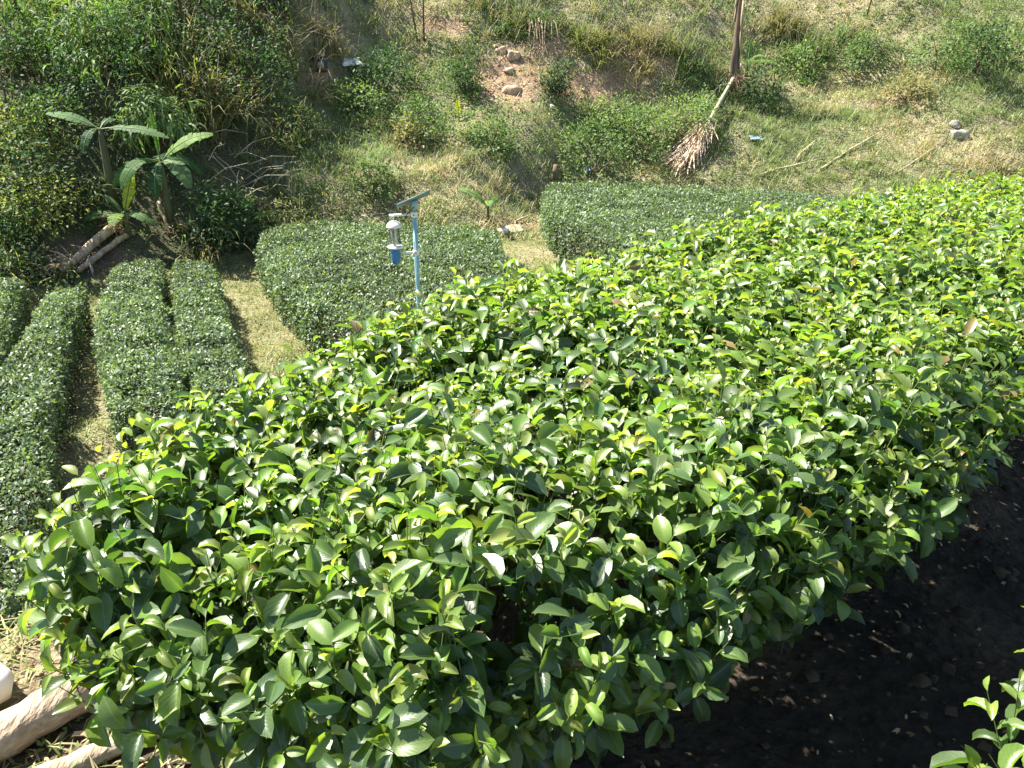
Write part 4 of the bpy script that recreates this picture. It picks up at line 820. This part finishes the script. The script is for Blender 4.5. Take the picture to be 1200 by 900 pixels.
near_log('thinner pale log in front of the weathered one at the bottom left', [(20, 925), (150, 868), (260, 822)], .026, 2)
p = at(-42, 826, 0); b = Bake(); rock(b, p + np.array([0, 0, .055]), (.10, .10, .08), 81, nu=22, nv=14); tag(b.build('white_stone', M['white_stone'], origin=tuple(p)), 'sunlit white rounded stone cut by the left edge', 'stone')
rg = np.random.default_rng(91)
n = 5000; s_ = rg.uniform(-2.6, -.4, n); w_ = rg.uniform(.2, 2.6, n); x, y = loc_hedge(s_, w_); C = np.stack([x, y, land(x, y)], 1)
b = Bake(); tuft_blades(C[:1500], rg, 7, .045 + .05 * rg.uniform(0, 1, 1500), .0028, pal([(.30, .27, .12), (.20, .23, .07), (.38, .31, .17), (.15, .20, .05)], 1500, rg), b, rad=.03, lean=.9)
o = b.build('grass', M['blade'], kind='stuff'); o['label'] = 'dry short grass round the logs at the lower left'; o['category'] = 'grass'
b = Bake(); tuft_leaves(C[1500:2300], rg, 6, .03, .04, .02, pal([(.12, .18, .05), (.20, .24, .07)], 800, rg), b, SIMPLE[0]); o = b.build('weeds', M['weed'], kind='stuff'); o['label'] = 'tiny weeds between the logs at the lower left'; o['category'] = 'weeds'
n = 1500; s_ = np.concatenate([rg.uniform(-1.3, 3.2, 900), rg.uniform(-2.4, -.6, 600)]); w_ = np.concatenate([rg.uniform(-.7, .9, 900), rg.uniform(.3, 2.0, 600)]); x, y = loc_hedge(s_, w_); C = np.stack([x, y, land(x, y) + .006], 1)
A = scaled(frames(unit(rg.normal(0, 1, (n, 3)) * [1, 1, .15]), unit(rg.normal(0, .25, (n, 3)) + [0, 0, 1])), np.where(np.arange(n) < 900, rg.uniform(.012, .032, n), rg.uniform(.02, .05, n))); b = Bake()
for j in range(4): m = np.arange(n) % 4 == j; b.add(MID[j], A[m], C[m], pal([(.30, .19, .10), (.20, .12, .06), (.40, .30, .18), (.12, .08, .05)], int(m.sum()), rg))
o = b.build('leaf_litter', M['dead'], kind='stuff'); o['label'] = 'fallen brown leaves on the soil under the hedge'; o['category'] = 'leaf litter'
n = 120; C = np.concatenate([scatter(4000, -1.5, 5, 19, 26, rg)]); C = C[zone(C, [(605, 88, 45, 45), (700, 95, 70, 22), (745, 60, 40, 20)]) > .35][:n]; n = len(C); b = Bake()
CH = Tmpl([(-1, -1, -.6), (1, -.8, -.6), (.9, 1, -.6), (-.8, .9, -.6), (-.6, -.7, .5), (.7, -.5, .7), (.5, .6, .45), (-.5, .6, .6)], [(0, 1, 5, 4), (1, 2, 6, 5), (2, 3, 7, 6), (3, 0, 4, 7), (4, 5, 6, 7)])
b.add(CH, scaled(frames(unit(rg.normal(0, 1, (n, 3)) * [1, 1, .3]), unit(rg.normal(0, .4, (n, 3)) + [0, 0, 1])), rg.uniform(.012, .05, n)), C + [0, 0, .01], pal([(.40, .26, .16), (.30, .19, .115), (.46, .32, .21)], n, rg))
o = b.build('rubble', M['dead'], kind='stuff', flat=True); o['label'] = 'crumbled earth and stones on the orange cut'; o['category'] = 'rubble'
C = scatter(5000, -9, 6, 4.5, 17, rg); C = C[in_view(C)]; C = C[(C[:, 1] - np.interp(C[:, 0], HX, HB) < .3) & (hw(C[:, 0], C[:, 1]) > 2.4)]; C = C[rg.uniform(0, 1, len(C)) < .55 + 1.6 * fbm(C[:, 0] * 2, C[:, 1] * 2, 95)]; n = len(C); b = Bake()
b.add(SIMPLE[0], scaled(frames(unit(rg.normal(0, 1, (n, 3)) * [1, 1, .2]), unit(rg.normal(0, .3, (n, 3)) + [0, 0, 1])), rg.uniform(.03, .08, n)), C + [0, 0, .03], pal([(.20, .13, .07), (.12, .085, .05), (.30, .22, .12), (.10, .12, .04)], n, rg))
i = rg.integers(0, n, 220); d = unit(rg.normal(0, 1, (220, 3)) * [1, 1, .15]); sticks(b, C[i] + [0, 0, .02], C[i] + d * rg.uniform(.08, .3, (220, 1)) + [0, 0, .04], .004, (.25, .19, .12))
o = b.build('leaf_litter', M['dead'], kind='stuff'); o['label'] = 'prunings and fallen leaves on the lower paths'; o['category'] = 'leaf litter'
n = 900; s_ = rg.uniform(-1.4, 3.0, n); w_ = rg.uniform(-.9, .5, n); x, y = loc_hedge(s_, w_); C = np.stack([x, y, land(x, y)], 1); b = Bake()
b.add(CH, scaled(frames(unit(rg.normal(0, 1, (n, 3)) * [1, 1, .3]), unit(rg.normal(0, .4, (n, 3)) + [0, 0, 1])), .006 + .022 * rg.uniform(0, 1, n) ** 3), C, pal([(.06, .045, .032), (.045, .034, .025), (.085, .065, .045)], n, rg))
o = b.build('soil_clods', M['dead'], kind='stuff', flat=True); o['label'] = 'dark soil clods in the shaded furrow'; o['category'] = 'soil'
